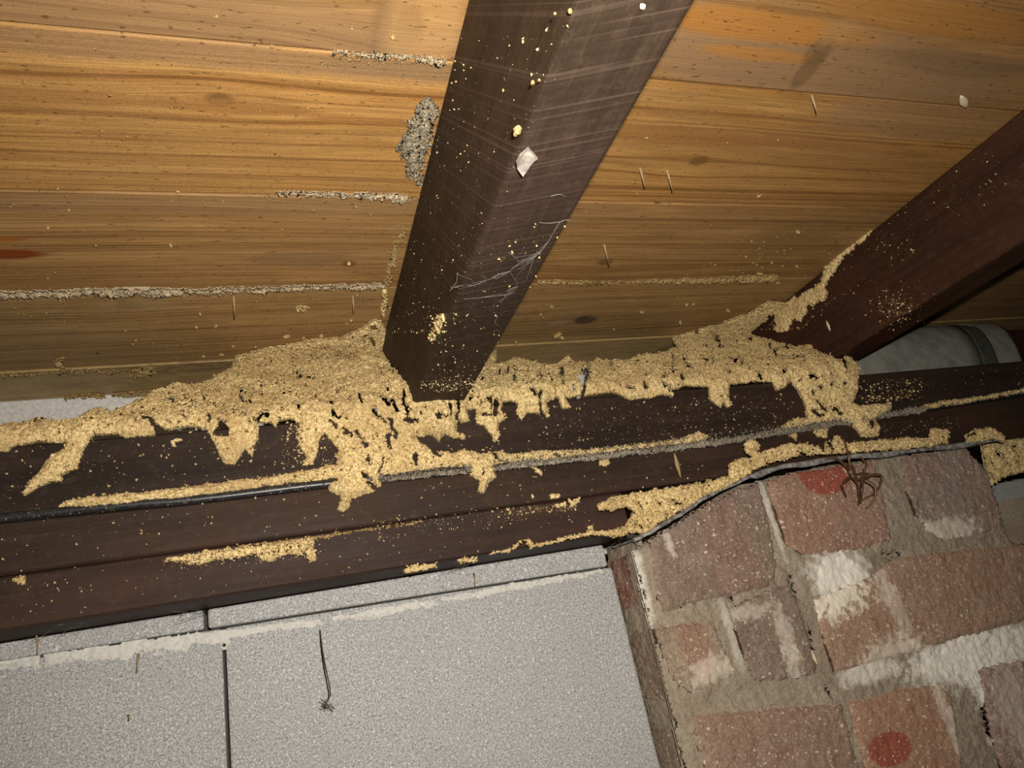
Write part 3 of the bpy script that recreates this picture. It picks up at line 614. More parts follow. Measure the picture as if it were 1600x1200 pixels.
# mud on the board undersides
UB = Under(H - .0001)
seam_group = 'mud lines along the floorboard joints'
patch([(-60, 461), (0, 460), (60, 457), (150, 456), (200, 454), (240, 452), (280, 455), (330, 455), (400, 452), (500, 449), (600, 447), (605, 452), (500, 455), (440, 457), (380, 459), (330, 462), (300, 460), (260, 466), (240, 470), (220, 465), (150, 466), (80, 464), (20, 468), (-60, 470)], UB, .005, 'thick grey-brown mud line in the board joint that meets the cobwebbed joist low down', 'mud_grey', 31, .0008, 2.6, group=seam_group, name='mud_line')
patch([(520, 81), (560, 84), (620, 88), (690, 93), (702, 100), (685, 104), (650, 97), (600, 93), (520, 86)], UB, .003, 'short mud line in the board joint beside the bright patch of boards', 'mud_grey', 32, .0008, 2.2, group=seam_group, name='mud_line')
patch([(430, 301), (520, 303), (570, 303), (640, 307), (640, 315), (617, 321), (610, 314), (590, 312), (540, 311), (430, 305)], UB, .003, 'short mud line in the board joint below the grey crust beside the joist', 'mud_grey', 33, .0008, 2.2, group=seam_group, name='mud_line')
patch([(840, 441), (1000, 441), (1060, 438), (1100, 436), (1215, 431), (1225, 438), (1200, 443), (1150, 443), (1060, 444), (840, 446)], UB, .0035, 'thin pale mud line in the board joint between the two joists', 'mud_film', 34, .0008, 1.8, group=seam_group, name='mud_line')
patch([(655, 160), (672, 150), (684, 165), (676, 215), (665, 250), (655, 290), (640, 285), (634, 255), (622, 228), (640, 205), (648, 180)], UB, .0016, 'grey granular crust on the boards against the cobwebbed joist', 'mud_stain', 35, .0008, 7.0, name='mud_crust_patch')
patch([(597, 456), (606, 458), (604, 500), (598, 505), (596, 490), (600, 476)], UB, .010, 'knobbly mud strip tucked in the corner of boards and cobwebbed joist', 'mud', 36, .0008, 2.5, name='mud_crust_patch')
patch([[(612, 395), (628, 352), (632, 356), (622, 400), (608, 448), (600, 448)], [(650, 320), (660, 296), (663, 300), (655, 330)]], UB, .002, ['longer sprinkle of mud grains in the corner of boards and cobwebbed joist', 'short sprinkle of mud grains below the grey crust beside the joist'], 'mud_film', 37, .0008, 5.0, name='mud_crust_patch')
patch([[(196, 580), (240, 572), (242, 584), (225, 592), (205, 590)], [(0, 586), (60, 583), (140, 578), (190, 579), (180, 584), (100, 586), (60, 588), (0, 591)], [(90, 562), (106, 566), (88, 575), (82, 566)]], UB, .0022, ['crumbly mud patch on the narrow last board above the bare grey wall', 'long thin mud smear along the joint of the narrow last board', 'three-cornered mud scrap above the long thin mud smear'], 'mud_film', 38, .0008, 2.6)
patch([[(100, 622), (150, 617), (165, 622), (162, 634), (156, 645), (158, 628), (150, 624), (100, 626)], [(170, 620), (240, 612), (240, 624), (180, 622)]], Under(H - .0005), .004, ['mud lip with a hanging thread on the edge of the last board', 'plain mud lip on the edge of the last board next to the heap'], 'mud_film', 39, .0008, 2.0)
patch([[(745, 548), (758, 545), (776, 551), (774, 572), (752, 574), (746, 565)]], Under(H - .0005), .006, 'mud dab behind the cobwebbed joist on the last board', 'mud_bright', 40, .0008, 2.0)
# small mud scraps on the joist
patch([[(676, 495), (690, 490), (692, 500), (682, 520), (676, 532), (664, 534), (668, 526), (676, 515)]], Side(XJ1 - .0003), .003, 'crumbly mud streak on the joist arris above the main heap', 'mud_bright', 41, .0007, 2.6)

# ------------------------------------------------------------------ brick pier
pier = tag(empty('brick_pier', (.49, .57, GZ)), 'weathered brick pier with lime-stained mortar beside the concrete blocks', 'brick pier')
XP0, XP1 = .2785, .688
box('core', XP0 + .008, XP1 + .05, YQ + .012, YW + .005, GZ, .045, M['mortar'], pier)
box('core', .40, XP1 - .004, YQ + .012, YW + .005, .045, .100, M['mortar'], pier)
FQ = Front(YQ + .012)
crust('mortar', FQ, [[(990, 858), (1008, 846), (1060, 815), (1115, 780), (1187, 748), (1240, 735), (1300, 724), (1380, 713), (1505, 699), (1540, 742), (1566, 815), (1576, 845), (1600, 850), (1720, 840), (1720, 1330), (1094, 1330), (1069, 1200), (1044, 1080), (1013, 960)]], M['mortar'], pier, .0016, .0105, cr(900, 650, 2.181, (730, 550, 745, 625), (1040, 478, 1110, 470), (515, 600, 530, 625), (790, 740, 800, 790), (850, 930, 860, 950), (1385, 1000, 1400, 1080), w=1.8), 1.0, .8, .16, .0004, 50)
bl = []
def hq(x, y): return tuple(hy(x, y, YQ))
brick_defs = [
 ('a', [(1010, 845), (1050, 820), (1110, 782), (1184, 752), (1200, 820), (1212, 880), (1210, 918), (1130, 935), (1030, 960), (1020, 920)], (.20, .135, .105), (.255, .195, .155), [(hq(1140, 860), (.025, .05, .05), .12)], [(hq(1045, 850), (.0035, .05, .012), .5)]),
 ('b', [(1193, 752), (1230, 740), (1300, 728), (1365, 719), (1380, 790), (1392, 846), (1340, 862), (1250, 870), (1220, 852), (1205, 800)], (.30, .165, .12), (.36, .23, .165), [(hq(1287, 738), (.030, .05, .0215), .95)], [(hq(1200, 800), (.006, .05, .05), .6), (hq(1325, 735), (.005, .05, .004), .9)]),
 ('c', [(1404, 716), (1440, 708), (1506, 699), (1540, 740), (1558, 790), (1564, 830), (1520, 840), (1470, 846), (1446, 833), (1413, 790)], (.245, .19, .16), (.30, .245, .195), [(hq(1545, 770), (.03, .05, .05), .15), (hq(1430, 730), (.04, .05, .02), .18)], [(hq(1480, 830), (.04, .05, .012), .5)]),
 ('d', [(1018, 982), (1060, 972), (1112, 968), (1130, 1010), (1150, 1050), (1083, 1086), (1050, 1070)], (.235, .17, .125), (.31, .25, .18), [(hq(1085, 1005), (.014, .05, .03), .3)], [(hq(1115, 1050), (.022, .05, .012), .4)]),
 ('e', [(1136, 950), (1180, 926), (1228, 910), (1250, 953), (1278, 1056), (1225, 1066), (1172, 1066), (1150, 1010)], (.185, .125, .10), (.24, .185, .15), None, [(hq(1225, 985), (.008, .05, .022), .38), (hq(1170, 955), (.02, .05, .006), .35), (hq(1240, 1035), (.008, .05, .015), .35)]),
 ('f', [(1264, 936), (1356, 900), (1390, 872), (1500, 858), (1588, 850), (1680, 836), (1680, 960), (1600, 972), (1520, 994), (1441, 1016), (1296, 1056), (1280, 1000)], (.32, .19, .125), (.38, .255, .18), None, [(hq(1300, 925), (.035, .05, .018), .95), (hq(1300, 965), (.006, .05, .008), .6), (hq(1375, 905), (.010, .05, .02), .4), (hq(1405, 960), (.008, .05, .025), .3), (hq(1400, 1020), (.035, .05, .012), .55)]),
 ('g', [(1074, 1114), (1150, 1108), (1240, 1100), (1312, 1098), (1340, 1196), (1362, 1290), (1130, 1310), (1095, 1200)], (.25, .15, .11), (.30, .21, .155), None, []),
 ('h', [(1318, 1096), (1400, 1074), (1462, 1067), (1483, 1082), (1494, 1150), (1512, 1260), (1366, 1286), (1342, 1190)], (.34, .18, .115), (.37, .23, .15), [(hq(1390, 1170), (.022, .05, .0125), .95)], [(hq(1480, 1120), (.006, .05, .04), .5)]),
 ('i', [(1522, 1042), (1600, 1028), (1680, 1012), (1690, 1200), (1560, 1220), (1542, 1145)], (.27, .165, .145), (.31, .21, .18), None, [(hq(1600, 1120), (.03, .05, .05), .35)]),
]
for i, (nm, poly, ca, cb, red, lime) in enumerate(brick_defs):
    m = brick_mat('brick_clay_' + nm, ca, cb, red, lime)
    crust('brick', FQ, [poly], m, pier, .0016, .0128, (), 1.5, .9, .10, .00035, 60 + i, edge=.72)
FS = Side(XP0 + .008)
m_s = brick_mat('brick_clay_side', (.20, .085, .06), (.27, .17, .12), None, [])
m_t = brick_mat('brick_clay_side_dusty', (.20, .13, .095), (.26, .205, .15), None, [])
def yz(poly): return [tuple(float(v) for v in np.stack(proj(np.array([[XP0, a, b]])), -1)[0]) for a, b in poly]
crust('mortar', FS, [yz([(YQ + .001, .070), (YW + .004, .070), (YW + .004, -.30), (YQ + .001, -.30)])], M['mortar'], pier, .0016, .0065, (), .6, .8, .2, .0004, 80, edge=.8)
for k, (za, zb_) in enumerate(((.058, .014), (-.004, -.060), (-.078, -.145))):
    crust('brick', FS, [yz([(YQ + (.022 if k == 0 else .006), za), (YW + .01, za), (YW + .01, zb_), (YQ + (.022 if k == 0 else .006), zb_)])], m_s if k == 0 else m_t, pier, .0016, .0082 if k == 0 else .0072, (), 1.2, .9, .15, .0004, 85 + k, edge=.75)

# bent metal cap on the pier
cap_px = [(992, 843), (1010, 833), (1041, 816), (1070, 798), (1100, 778), (1150, 753), (1190, 736), (1240, 723), (1320, 712), (1400, 704), (1480, 695), (1562, 684)]
YC = YQ - .012
cl = smooth_pts([hy(x, y, YC) for x, y in cap_px], 5)
V = []; F = []
for i, p in enumerate(cl):
    wv = .0008 * math.sin(i * 1.7) + .0006 * math.sin(i * .63 + 1)
    zb_ = p.z + wv * .4
    lipz = .0042 + .0012 * math.sin(i * .9) if p.x > .40 else .0022
    prof = [(YQ + .03, zb_ + .0022), (YC + .004, zb_ + .0012), (YC + .001, zb_ + .0004), (YC, zb_ - .001), (YC + .0006 + wv, zb_ - lipz), (YC + .0016 + wv, zb_ - lipz), (YC + .0014, zb_ - .0016), (YC + .003, zb_ - .0004), (YQ + .03, zb_ + .0010)]
    V += [(p.x, a, b) for a, b in prof]
    if i:
        o = 9 * (i - 1)
        for k in range(9): F.append((o + k, o + (k + 1) % 9, o + 9 + (k + 1) % 9, o + 9 + k))
tag(mesh_np('metal_cap', V, F, M['metal']), 'bent weathered metal cap sheet on top of the brick pier', 'metal cap')

# white mortar smeared along the block bed joint
ms = crust('mortar_joint', Front(YW - .0002), [[(-80, 1046), (0, 1030), (140, 1010), (310, 987), (330, 986), (500, 965), (700, 930), (800, 911), (942, 888), (946, 896), (880, 909), (800, 925), (700, 942), (640, 955), (575, 970), (545, 968), (500, 980), (440, 985), (360, 1000), (352, 1018), (345, 1020), (340, 1006), (300, 1008), (295, 1020), (270, 1022), (200, 1030), (130, 1034), (70, 1045), (0, 1047), (-80, 1062)]], M['white_mortar'], wb, .0011, .0022,
           [(70, 1043, 62, 1022, 1.5), (250, 1018, 290, 1020, 1.3), (505, 968, 540, 974, 1.3), (680, 935, 690, 945, 1.2), (500, 965, 505, 985, 1.2), (210, 1025, 240, 1018, 1.2), (348, 1005, 349, 1020, 1.2)], 2.6, 2.0, .6, .0003, 90)

# curved grey sheet in the bay past the red-brown joist
sh = tag(empty('sheet_metal_flashing', (.85, .63, ZPT)), 'curved grey metal sheet with a dark seam standing behind the upper plate', 'flashing')
def sheet_pt(x, t):      # leans back and curves over
    return (x, .588 + .05 * t ** 2, ZPT - .003 + .104 * math.sin(t * 1.45) / math.sin(1.45))
def sheet(name, x0, x1, mat, off):
    V = []; F = []; nx, nt = 8, 16
    for i in range(nx + 1):
        for j in range(nt + 1):
            t = j / nt; x = x0 + (x1 - x0) * i / nx - .045 * (1 - t) ** 1.5
            p = sheet_pt(x, t); V.append((p[0], p[1] - off, p[2] - off))
    for i in range(nx):
        for j in range(nt):
            a = i * (nt + 1) + j; F.append((a, a + nt + 1, a + nt + 2, a + 1))
    o = mesh_np(name, V, F, mat, sh, True)
    md = o.modifiers.new('thickness', 'SOLIDIFY'); md.thickness = .0015; return o
sheet('sheet', .67, .896, M['sheet'], 0); sheet('seam', .890, .916, M['sheet_dark'], .002); sheet('sheet', .912, .965, M['sheet'], 0)
tag(box('blocking_timber', .62, XR, .690, .711, ZPT, H - .0003, M['joist2']), 'dark timber blocking behind the curved metal sheet', 'timber')

# ------------------------------------------------------------------ small things
def tubes(name, lines, r0, r1, mat, label, cat, n=6, group=None, parent=None):
    bm = bmesh.new()
    for l in lines: tube_bm(bm, l, r0, r1, n)
    o = mesh_bm(name, bm, mat, parent, True)
    if parent is None: tag(o, label, cat, group)
    return o
def hyo(x, y, Y): return Vector(hy(x, y, Y))
# dead spider hanging in front of the brick
sp = empty('dead_spider', tuple(hy(1335, 740, YQ - .012))); tag(sp, 'shrivelled brown dead spider hanging on the brick under the metal cap', 'spider')
def ell(bm, c, r, rot=0.0, seg=12):
    M4 = Matrix.Translation(c) @ Matrix.Rotation(rot, 4, 'Y') @ Matrix.Diagonal((*r, 1))
    bmesh.ops.create_uvsphere(bm, u_segments=seg, v_segments=8, radius=1, matrix=M4)
bm = bmesh.new(); ell(bm, hyo(1330, 735, YQ - .012), (.0040, .0032, .0062), .25); ell(bm, hyo(1333, 744, YQ - .0125), (.0034, .003, .0034))
mesh_bm('thorax', bm, M['spider'], sp, True)
bm = bmesh.new(); ell(bm, hyo(1346, 745, YQ - .011), (.0075, .0042, .0040), .1); ell(bm, hyo(1354, 743, YQ - .012), (.0042, .003, .0028), .5)
mesh_bm('abdomen', bm, M['spider'], sp, True)
legs = [([(1329, 739), (1327, 720), (1324, 704), (1317, 683)], (-.012, -.017, -.018, -.013)), ([(1327, 735), (1315, 722), (1301, 716), (1283, 720)], (-.012, -.016, -.015, -.010)), ([(1330, 745), (1320, 752), (1316, 760), (1322, 776)], (-.012, -.016, -.016, -.008)),
        ([(1333, 747), (1341, 759), (1342, 788)], (-.012, -.018, -.006)), ([(1347, 747), (1347, 765), (1345, 786)], (-.012, -.016, -.006)), ([(1345, 745), (1362, 742), (1378, 745), (1370, 767), (1347, 781)], (-.012, -.016, -.018, -.014, -.006)),
        ([(1350, 750), (1367, 761), (1366, 780), (1353, 795)], (-.012, -.016, -.013, -.006)), ([(1349, 742), (1353, 728), (1350, 720), (1343, 713)], (-.012, -.015, -.014, -.012))]
for pts, dy in legs:
    bm = bmesh.new(); tube_bm(bm, smooth_pts([hyo(x, y, YQ + d) for (x, y), d in zip(pts, dy)], 4), .0017, .0007, 7); mesh_bm('leg', bm, M['spider'], sp, True)
# pale husks / flakes lying on timbers and boards
def husk(c, l, w, rot_axis, ang, mat, label, name='insect_husk', cat='husk', group=None, flat=.35):
    bm = bmesh.new(); bmesh.ops.create_uvsphere(bm, u_segments=8, v_segments=6, radius=1)
    for v in bm.verts:
        t = abs(v.co.x) ** 1.5; v.co = Vector((v.co.x * l, v.co.y * w * (1 - .55 * t), v.co.z * w * flat))
    o = mesh_bm(name, bm, mat, None, True); o.location = c; o.rotation_mode = 'QUATERNION'; o.rotation_quaternion = ang
    return tag(o, label, cat, group)
def orient(dirv, nrm):
    x = Vector(dirv).normalized(); z = Vector(nrm).normalized(); y = z.cross(x).normalized(); z = x.cross(y)
    return Matrix((x, y, z)).transposed().to_quaternion()
def dirpx(a, b, surf):
    f = {'F': hy, 'U': hz, 'S': hx}[surf[0]]; return Vector(f(*b, surf[1])) - Vector(f(*a, surf[1])), (Vector(f(*a, surf[1])) + Vector(f(*b, surf[1]))) / 2
NRM = {'F': (0, -1, 0), 'U': (0, 0, -1), 'S': (-1, 0, 0)}
def place_husk(a, b, surf, w, mat, label, lift=.0012, **k):
    d, c = dirpx(a, b, surf); c += Vector(NRM[surf[0]]) * lift
    husk(c, d.length / 2, w, None, orient(d, NRM[surf[0]]), mat, label, **k)
place_husk((1292, 500), (1299, 518), ('S', XJ2), .0018, M['seed'], 'pale white husk on the red-brown joist just above the mud', group='pale insect husks')
place_husk((1216, 481), (1219, 493), ('U', H), .0012, M['seed'], 'pale husk on the mud beside the red-brown joist', lift=.004, group='pale insect husks')
place_husk((1498, 144), (1508, 164), ('U', H), .0030, M['seed'], 'single pale husk on the grey-stained floorboard', lift=.003, group='pale insect husks')
place_husk((1052, 706), (1063, 748), ('F', YP), .0022, M['splinter'], 'long twisted pale flake on the reddish timber', flat=.2, group='pale insect husks')
place_husk((1266, 1015), (1276, 1040), ('F', YQ), .0018, M['seed'], 'pale husk in the mortar crack between two bricks', group='pale insect husks')
place_husk((1350, 722), (1352, 745), ('F', YQ - .012), .0025, M['seed'], 'pale dry leaf scrap caught behind the spider', flat=.2, name='leaf_scrap', cat='scrap')
place_husk((1000, 2), (1006, 12), ('U', ZJ1), .0012, M['seed'], 'pale sliver on the joist bottom far above the papery flake', lift=.001, group='pale insect husks')
# papery flake on joist 1
fv = [Vector(hz(x, y, ZJ1 - .0035)) for x, y in ((806, 250), (812, 244), (827, 236), (840, 246), (832, 258), (816, 272), (808, 264))]
bm = bmesh.new(); vv = [bm.verts.new(v + Vector((0, 0, .0016 * ((k * 37) % 5 - 2) / 2))) for k, v in enumerate(fv)]; bm.faces.new(vv)
r = bmesh.ops.extrude_face_region(bm, geom=bm.faces[:]); [setattr(v, 'co', v.co + Vector((0, 0, .0008))) for v in r['geom'] if isinstance(v, bmesh.types.BMVert)]
bmesh.ops.recalc_face_normals(bm, faces=bm.faces[:])
tag(mesh_bm('papery_flake', bm, M['flake']), 'grey papery flake stuck under the cobwebbed joist', 'flake')
# cobwebs under joist 1
def web(ox, oy, s, pts, Z): return smooth_pts([Vector(hz(ox + x / s, oy + y / s, Z)) for x, y in pts], 5)
Zw = ZJ1 - .0012
wl = [web(560, 320, 3.75, [(1240, 90), (1180, 105), (1110, 220), (1050, 290), (950, 340), (890, 390), (920, 440), (930, 480), (900, 520), (760, 540), (620, 552)], Zw),
      web(560, 320, 3.75, [(1100, 225), (1060, 275), (960, 325), (940, 330), (880, 280)], Zw), web(560, 320, 3.75, [(890, 390), (820, 410), (760, 440), (680, 470), (640, 480)], Zw),
      web(560, 320, 3.75, [(930, 480), (880, 500), (860, 540), (820, 570)], Zw), web(560, 320, 3.75, [(580, 400), (575, 450), (555, 485), (640, 470), (690, 480)], Zw),
      web(560, 320, 3.75, [(815, 655), (800, 690), (820, 715)], Zw), web(560, 320, 3.75, [(1180, 100), (1120, 108), (1060, 105)], Zw), web(560, 0, 2.963, [(890, 910), (930, 900), (960, 912)], Zw)]
wr = random.Random(5)
for l in list(wl[:5]):
    for k in range(5):
        a, b = wr.choice(l), wr.choice(l); m_ = (a + b) / 2 + Vector((wr.uniform(-.004, .004), wr.uniform(-.004, .004), -wr.uniform(0, .002)))
        if (a - b).length < .05: wl.append([a, m_, b])
o = tubes('cobweb', wl[:8], .00030, .00018, M['web'], 'dusty cobweb strands across the bottom of the dark joist', 'cobweb', 5)
bm = bmesh.new()
for l in wl[8:]: tube_bm(bm, l, .00012, None, 4)
mesh_bm('fine_threads', bm, M['web'], o, True)
# roots and fibres on the wall
tubes('dry_root', [smooth_pts([hyo(x, y, YW - d) for (x, y), d in (((500, 985), .006), ((503, 1010), .020), ((508, 1040), .030), ((514, 1068), .034), ((516, 1085), .036), ((509, 1100), .036))], 5)], .0006, .0005, M['root'], 'thin dry root hanging in front of the larger concrete block', 'root', group='dry roots on the block wall')
bm = bmesh.new()
c0 = hyo(509, 1100, YW - .036)
for k in range(9):
    e = c0 + Vector((wr.uniform(-.005, .006), wr.uniform(-.003, .003), wr.uniform(-.006, .004))); tube_bm(bm, [c0, (c0 + e) / 2 + Vector((0, 0, wr.uniform(-.002, .002))), e], .0003, None, 4)
mesh_bm('root_hairs', bm, M['root'], D.objects['dry_root'])
for (a, b, lb) in (((57, 990), (58, 1024), 'pale fibre at the block joint below the lowest timber end'), ((216, 1022), (213, 1052), 'pale fibre hanging from the cracked mortar smear'), ((740, 896), (742, 916), 'short pale fibre under the shorter mud lump'), ((201, 1118), (201, 1126), 'tiny fibre on the smaller concrete block')):
    tubes('plant_fibre', [[hyo(*a, YW - .005), hyo((a[0] + b[0]) / 2 + 1, (a[1] + b[1]) / 2, YW - .008), hyo(*b, YW - .004)]], .0009, .0005, M['splinter'], lb, 'fibre', 5, 'pale fibres on the block wall')
# hairy web under lowest timber
wl = []
for k in range(26):
    x = wr.choice([wr.uniform(225, 340), wr.uniform(60, 130), wr.uniform(700, 730), wr.uniform(960, 1000)]); y = 1000 - x * .155 + wr.uniform(-12, 8) - (5 if x > 600 else 0)
    a = hyo(x, y, YP + .004); wl.append([a, a + Vector((wr.uniform(-.008, .01), wr.uniform(-.002, .004), wr.uniform(-.003, .001))), a + Vector((wr.uniform(-.015, .018), wr.uniform(-.002, .004), wr.uniform(-.006, .001)))])
tag(tubes('dust_web', wl, .00014, None, M['web'], '', '', 4), 'fine dusty threads along the bottom edge of the lowest timber', 'cobweb', None, 'stuff')
# splinters sticking out of the boards
sp_px = [((944, 382), (948, 402), 'splinter on the board between the joists above the thin pale mud line'), ((365, 462), (366, 482), 'splinter hanging below the thick mud line'), ((551, 461), (551, 474), 'short splinter hanging near the cobwebbed joist'), ((1042, 266), (1046, 284), 'splinter tuft on the board with the long dark flame'), ((1268, 148), (1269, 160), 'short splinter at the joint above the board with the dark flame'), ((1000, 262), (1003, 278), 'pale splinter near the right edge of the cobwebbed joist')]
for a, b, lb in sp_px:
    p = Vector(hz(*a, H)); q = Vector(hz(*b, H)); tubes('wood_splinter', [[p, (p + q) / 2 + Vector((0, 0, -.006)), q + Vector((0, 0, -.010))]], .0010, .0004, M['splinter'], lb, 'splinter', 5, 'splinters under the floorboards')
# curled crust ring on the board
tag(crust('mud_curl', UB, [[(462, 484), (470, 481), (482, 482), (486, 486), (478, 490), (464, 490)]], M['mud'], None, .0007, .004, [(468, 486, 480, 486, 2.2)], .8, 2, .5, .0003, 95), 'little curled ring of mud on the lower floorboard near the cobwebbed joist', 'mud')
tag(crust('mud_curl', Front(YP - .0002), [[(265, 688), (275, 683), (287, 685), (284, 688), (273, 690), (276, 697), (268, 697)]], M['mud_bright'], None, .0006, .003, (), .6, 2, .5, .0003, 96), 'little curled mud scrap on the upper plate beside the hanging mud tongue', 'mud')

# crumbs on the boards: individuals
def crumb_mesh(seed):
    bm = bmesh.new(); bmesh.ops.create_icosphere(bm, subdivisions=2, radius=1); r_ = random.Random(seed)
    a = [Vector((r_.uniform(-1, 1), r_.uniform(-1, 1), r_.uniform(-1, 1))).normalized() for k in range(7)]; s = [r_.uniform(-.45, .45) for k in a]
    for v in bm.verts:
        n_ = v.co.normalized(); v.co = n_ * (1 + sum(w * max(0, n_.dot(d)) ** 3 for w, d in zip(s, a)) + r_.uniform(-.12, .12))
    me = D.meshes.new('mud_crumb'); bm.to_mesh(me); bm.free(); me.materials.append(M['mud_film']); return me
CR = [crumb_mesh(k) for k in range(5)]
cpx = [(448, 524, 4), (474, 527, 4), (502, 523, 5), (542, 504, 3), (543, 522, 3), (549, 500, 3), (449, 537, 4), (399, 541, 3), (364, 540, 3), (346, 553, 3), (318, 556, 3), (307, 510, 3), (337, 508, 3), (313, 490, 3), (92, 566, 6), (97, 571, 4), (613, 57, 5), (549, 44, 2.5), (338, 25, 2.5), (425, 71, 3), (428, 72, 2.5), (107, 328, 3), (75, 355, 2.5), (150, 383, 2.5), (267, 383, 3), (545, 410, 4), (556, 322, 3), (278, 298, 2.5), (90, 294, 3), (1178, 434, 4),
       (1186, 305, 3), (1245, 415, 4), (1072, 475, 4), (1083, 474, 4), (1062, 502, 4), (1137, 484, 4), (1003, 487, 3.5), (862, 478, 4), (845, 490, 3), (871, 522, 6), (877, 526, 5), (959, 513, 3), (848, 496, 2.5), (1060, 441, 4), (1081, 440, 4), (1187, 426, 4), (995, 302, 2.5), (1215, 440, 4), (777, 534, 3), (806, 534, 3), (1246, 361, 4), (1225, 390, 3), (1205, 410, 3), (1165, 400, 2.5), (1010, 215, 2), (1136, 222, 2)]
for k, (x, y, r_) in enumerate(cpx):
    o = D.objects.new('mud_crumb', CR[k % 5]); COL.objects.link(o); p = Vector(hz(x, y, H)); s = r_ / FPX * p.length
    s *= .72; o.scale = (s * (1 + .5 * (k % 3 == 0)), s * .8, s); o.location = p + Vector((0, 0, -s * .62)); o.rotation_euler = (k * 1.3, k * 2.1, k * .7)
    bn = ['floorboard with orange heartwood', 'bright honey floorboard', 'straight-grained floorboard', 'dull grey-brown floorboard', 'narrow last floorboard'][max(0, min(4, sum(p.y > q for q in seams) - 8))]
    tag(o, 'small mud crumb under the %s, %s' % (bn, 'between the two joists' if p.x > .13 else 'above the streaked lowest timber'), 'mud crumb', 'mud crumbs stuck under the floorboards')
for x, y, r_ in ((808, 200, 6), (832, 128, 3), (842, 124, 2.2), (805, 208, 3), (890, 16, 3), (867, 20, 2.2)):
    o = D.objects.new('mud_crumb', CR[int(x) % 5]); COL.objects.link(o); p = Vector(hz(x, y, ZJ1)); s = r_ / FPX * p.length
    o.scale = (s, s, s); o.location = p + Vector((0, 0, -s * .6)); o.rotation_euler = (x, y, 1)
    tag(o, 'pale crumb of mud on the arris of the cobwebbed joist', 'mud crumb', 'mud crumbs on the cobwebbed joist')

# loose grains, uncountable
def grains(name, gens, mat, label, seed):
    r_ = np.random.default_rng(seed); Vs = []; Fs = []; o = 0
    base = np.array([[1, 1, 1], [1, -1, -1], [-1, 1, -1], [-1, -1, 1], [.2, .2, -1.3]]); f = np.array([[0, 1, 2], [0, 3, 1], [0, 2, 3], [1, 4, 2], [1, 3, 4], [3, 2, 4]])
    for cnt, fn, s0, s1, nrm in gens:
        for k in range(cnt):
            p = fn(r_)
            if p is None: continue
            s = s0 + (s1 - s0) * r_.random() ** 4
            q, _ = np.linalg.qr(r_.normal(size=(3, 3)))
            Vs.append((base * (.6 + .8 * r_.random((5, 3)))) @ q * s + p + np.array(nrm) * s * .5); Fs.append(f + o); o += 5
    return tag(mesh_np(name, np.vstack(Vs), np.vstack(Fs), mat), label, 'mud grains', None, 'stuff')
def fplate(x0, x1, y0a, y0b, ya, yb, Y, p=2.0):
    def fn(r):
        x = r.uniform(x0, x1); t = (x - x0) / (x1 - x0); lo = y0a + (y0b - y0a) * t; hi = ya + (yb - ya) * t
        return hy(x, lo + (hi - lo) * r.random() ** p, Y)
    return fn
def fpoly(cx, cy, sx, sy, kind, val):
    f = {'F': hy, 'U': hz, 'S': hx}[kind]
    def fn(r): return f(cx + r.normal() * sx, cy + r.normal() * sy, val)
    return fn
yf = (0, -1, 0); uf = (0, 0, -1); sf = (-1, 0, 0)
grains('mud_grains', [
    (900, fplate(0, 1240, 690, 610, 800, 680, YP, 1.2), .00012, .0010, yf), (450, fplate(0, 1100, 800, 690, 890, 765, YP, 1.5), .00012, .0008, yf),
    (300, fplate(0, 930, 895, 785, 985, 835, YP - .003, 1.0), .00012, .0007, yf), (220, fplate(250, 520, 870, 840, 895, 870, YP - .003, 1.0), .00015, .0007, yf),
    (380, fplate(840, 1240, 640, 615, 700, 665, YP, 1.0), .00012, .0006, yf), (200, fplate(1340, 1440, 595, 590, 630, 625, YP, 1.0), .0003, .0013, yf), (120, fplate(1400, 1600, 585, 570, 630, 605, YP, 1.0), .0001, .0006, yf),
    (160, fplate(1380, 1500, 660, 650, 680, 672, YP, 1.0), .0001, .0006, yf), (300, fplate(560, 820, 815, 790, 850, 820, YP - .003, 1.0), .00012, .0007, yf),
    (320, fplate(440, 540, 660, 660, 730, 735, YP, 1.0), .0002, .0011, yf), (200, fplate(780, 900, 795, 785, 806, 798, YP - .003, 1.0), .0002, .0009, yf)], M['mud_bright'], 'loose pale mud grains peppered over the dark timbers', 5)
cc = [(600, 749), (640, 744), (720, 736), (800, 728), (950, 711), (1100, 694), (1200, 678), (1300, 662), (1400, 646), (1450, 638)]
patch([(x, y - 5) for x, y in cc] + [(x, y + 5) for x, y in cc[::-1]], Front(YP - .0035), .0022, 'grey gritty crust sheathing the cable between the joists', 'mud_grit', 44, .0007, 1.6, name='cable_crust')
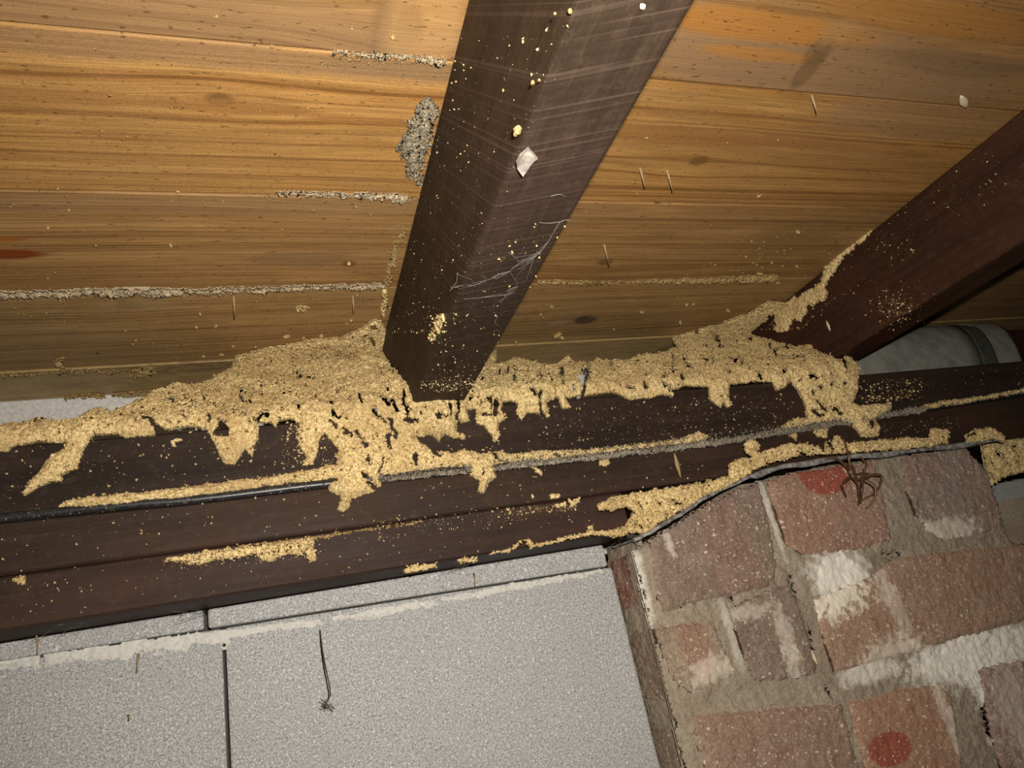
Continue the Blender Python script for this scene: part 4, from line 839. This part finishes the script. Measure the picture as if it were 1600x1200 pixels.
grains('cable_grains', [(1500, fplate(530, 1320, 750, 652, 760, 666, YP - .0056, 1.0), .00025, .0010, yf), (260, fplate(0, 540, 804, 750, 818, 760, YP - .0046, 1.0), .0001, .0007, yf), (350, fplate(1290, 1600, 655, 608, 666, 616, YP - .0058, 1.0), .0002, .0009, yf)], M['mud_grit'], 'grey grit coating the cable', 6)
def fj1(r):       # left face of joist 1, denser near the heap
    y = 520 - 480 * r.random() ** 2.2; xl = 735 - .268 * y; xr = 925 - .44 * y
    return hx(xl + 2 + (xr - xl) * r.random() ** 1.5, y, XJ1)
def fj1b(r):
    y = 600 - 260 * r.random() ** 2.5; return hz(925 - .44 * y + r.random() * (1085 - .57 * y - 925 + .44 * y), y, ZJ1)
def fj2(r):
    y = 515 - 300 * r.random() ** 2.0; x0 = 1787 - 1.18 * y; return hx(x0 + 10 + r.random() * (60 + (520 - y) * .3), y, XJ2)
grains('joist_grains', [(420, fj1, .00010, .0006, sf), (260, fj1b, .00012, .0008, uf), (380, fj2, .00012, .0009, sf), (260, fpoly(1400, 480, 22, 16, 'S', XJ2), .0002, .0010, sf), (160, fpoly(700, 602, 22, 6, 'U', ZJ1), .0002, .0009, uf), (70, fpoly(682, 510, 9, 18, 'S', XJ1), .0002, .0009, sf)], M['mud_bright'], 'loose pale mud grains on the sides of the two joists', 7)
def fb(y0, y1, x0=0, x1=640):
    return lambda r: hz(r.uniform(x0, x1), r.uniform(y0, y1), H)
grains('board_grains', [(380, fb(60, 560), .0001, .0008, uf), (220, fb(470, 560), .0001, .0009, uf), (240, fb(150, 520, 900, 1230), .0001, .0007, uf), (220, fpoly(640, 330, 22, 90, 'U', H), .0001, .0007, uf), (260, fpoly(1200, 400, 60, 22, 'U', H), .0001, .0011, uf), (260, fpoly(660, 220, 10, 40, 'U', H), .0001, .0008, uf),
        (200, fb(84, 104, 500, 700), .0001, .0007, uf), (200, fb(300, 316, 380, 640), .0001, .0007, uf), (260, fb(452, 472, 0, 600), .0001, .0009, uf)], M['mud_film'], 'loose mud grains clinging under the floorboards', 8)
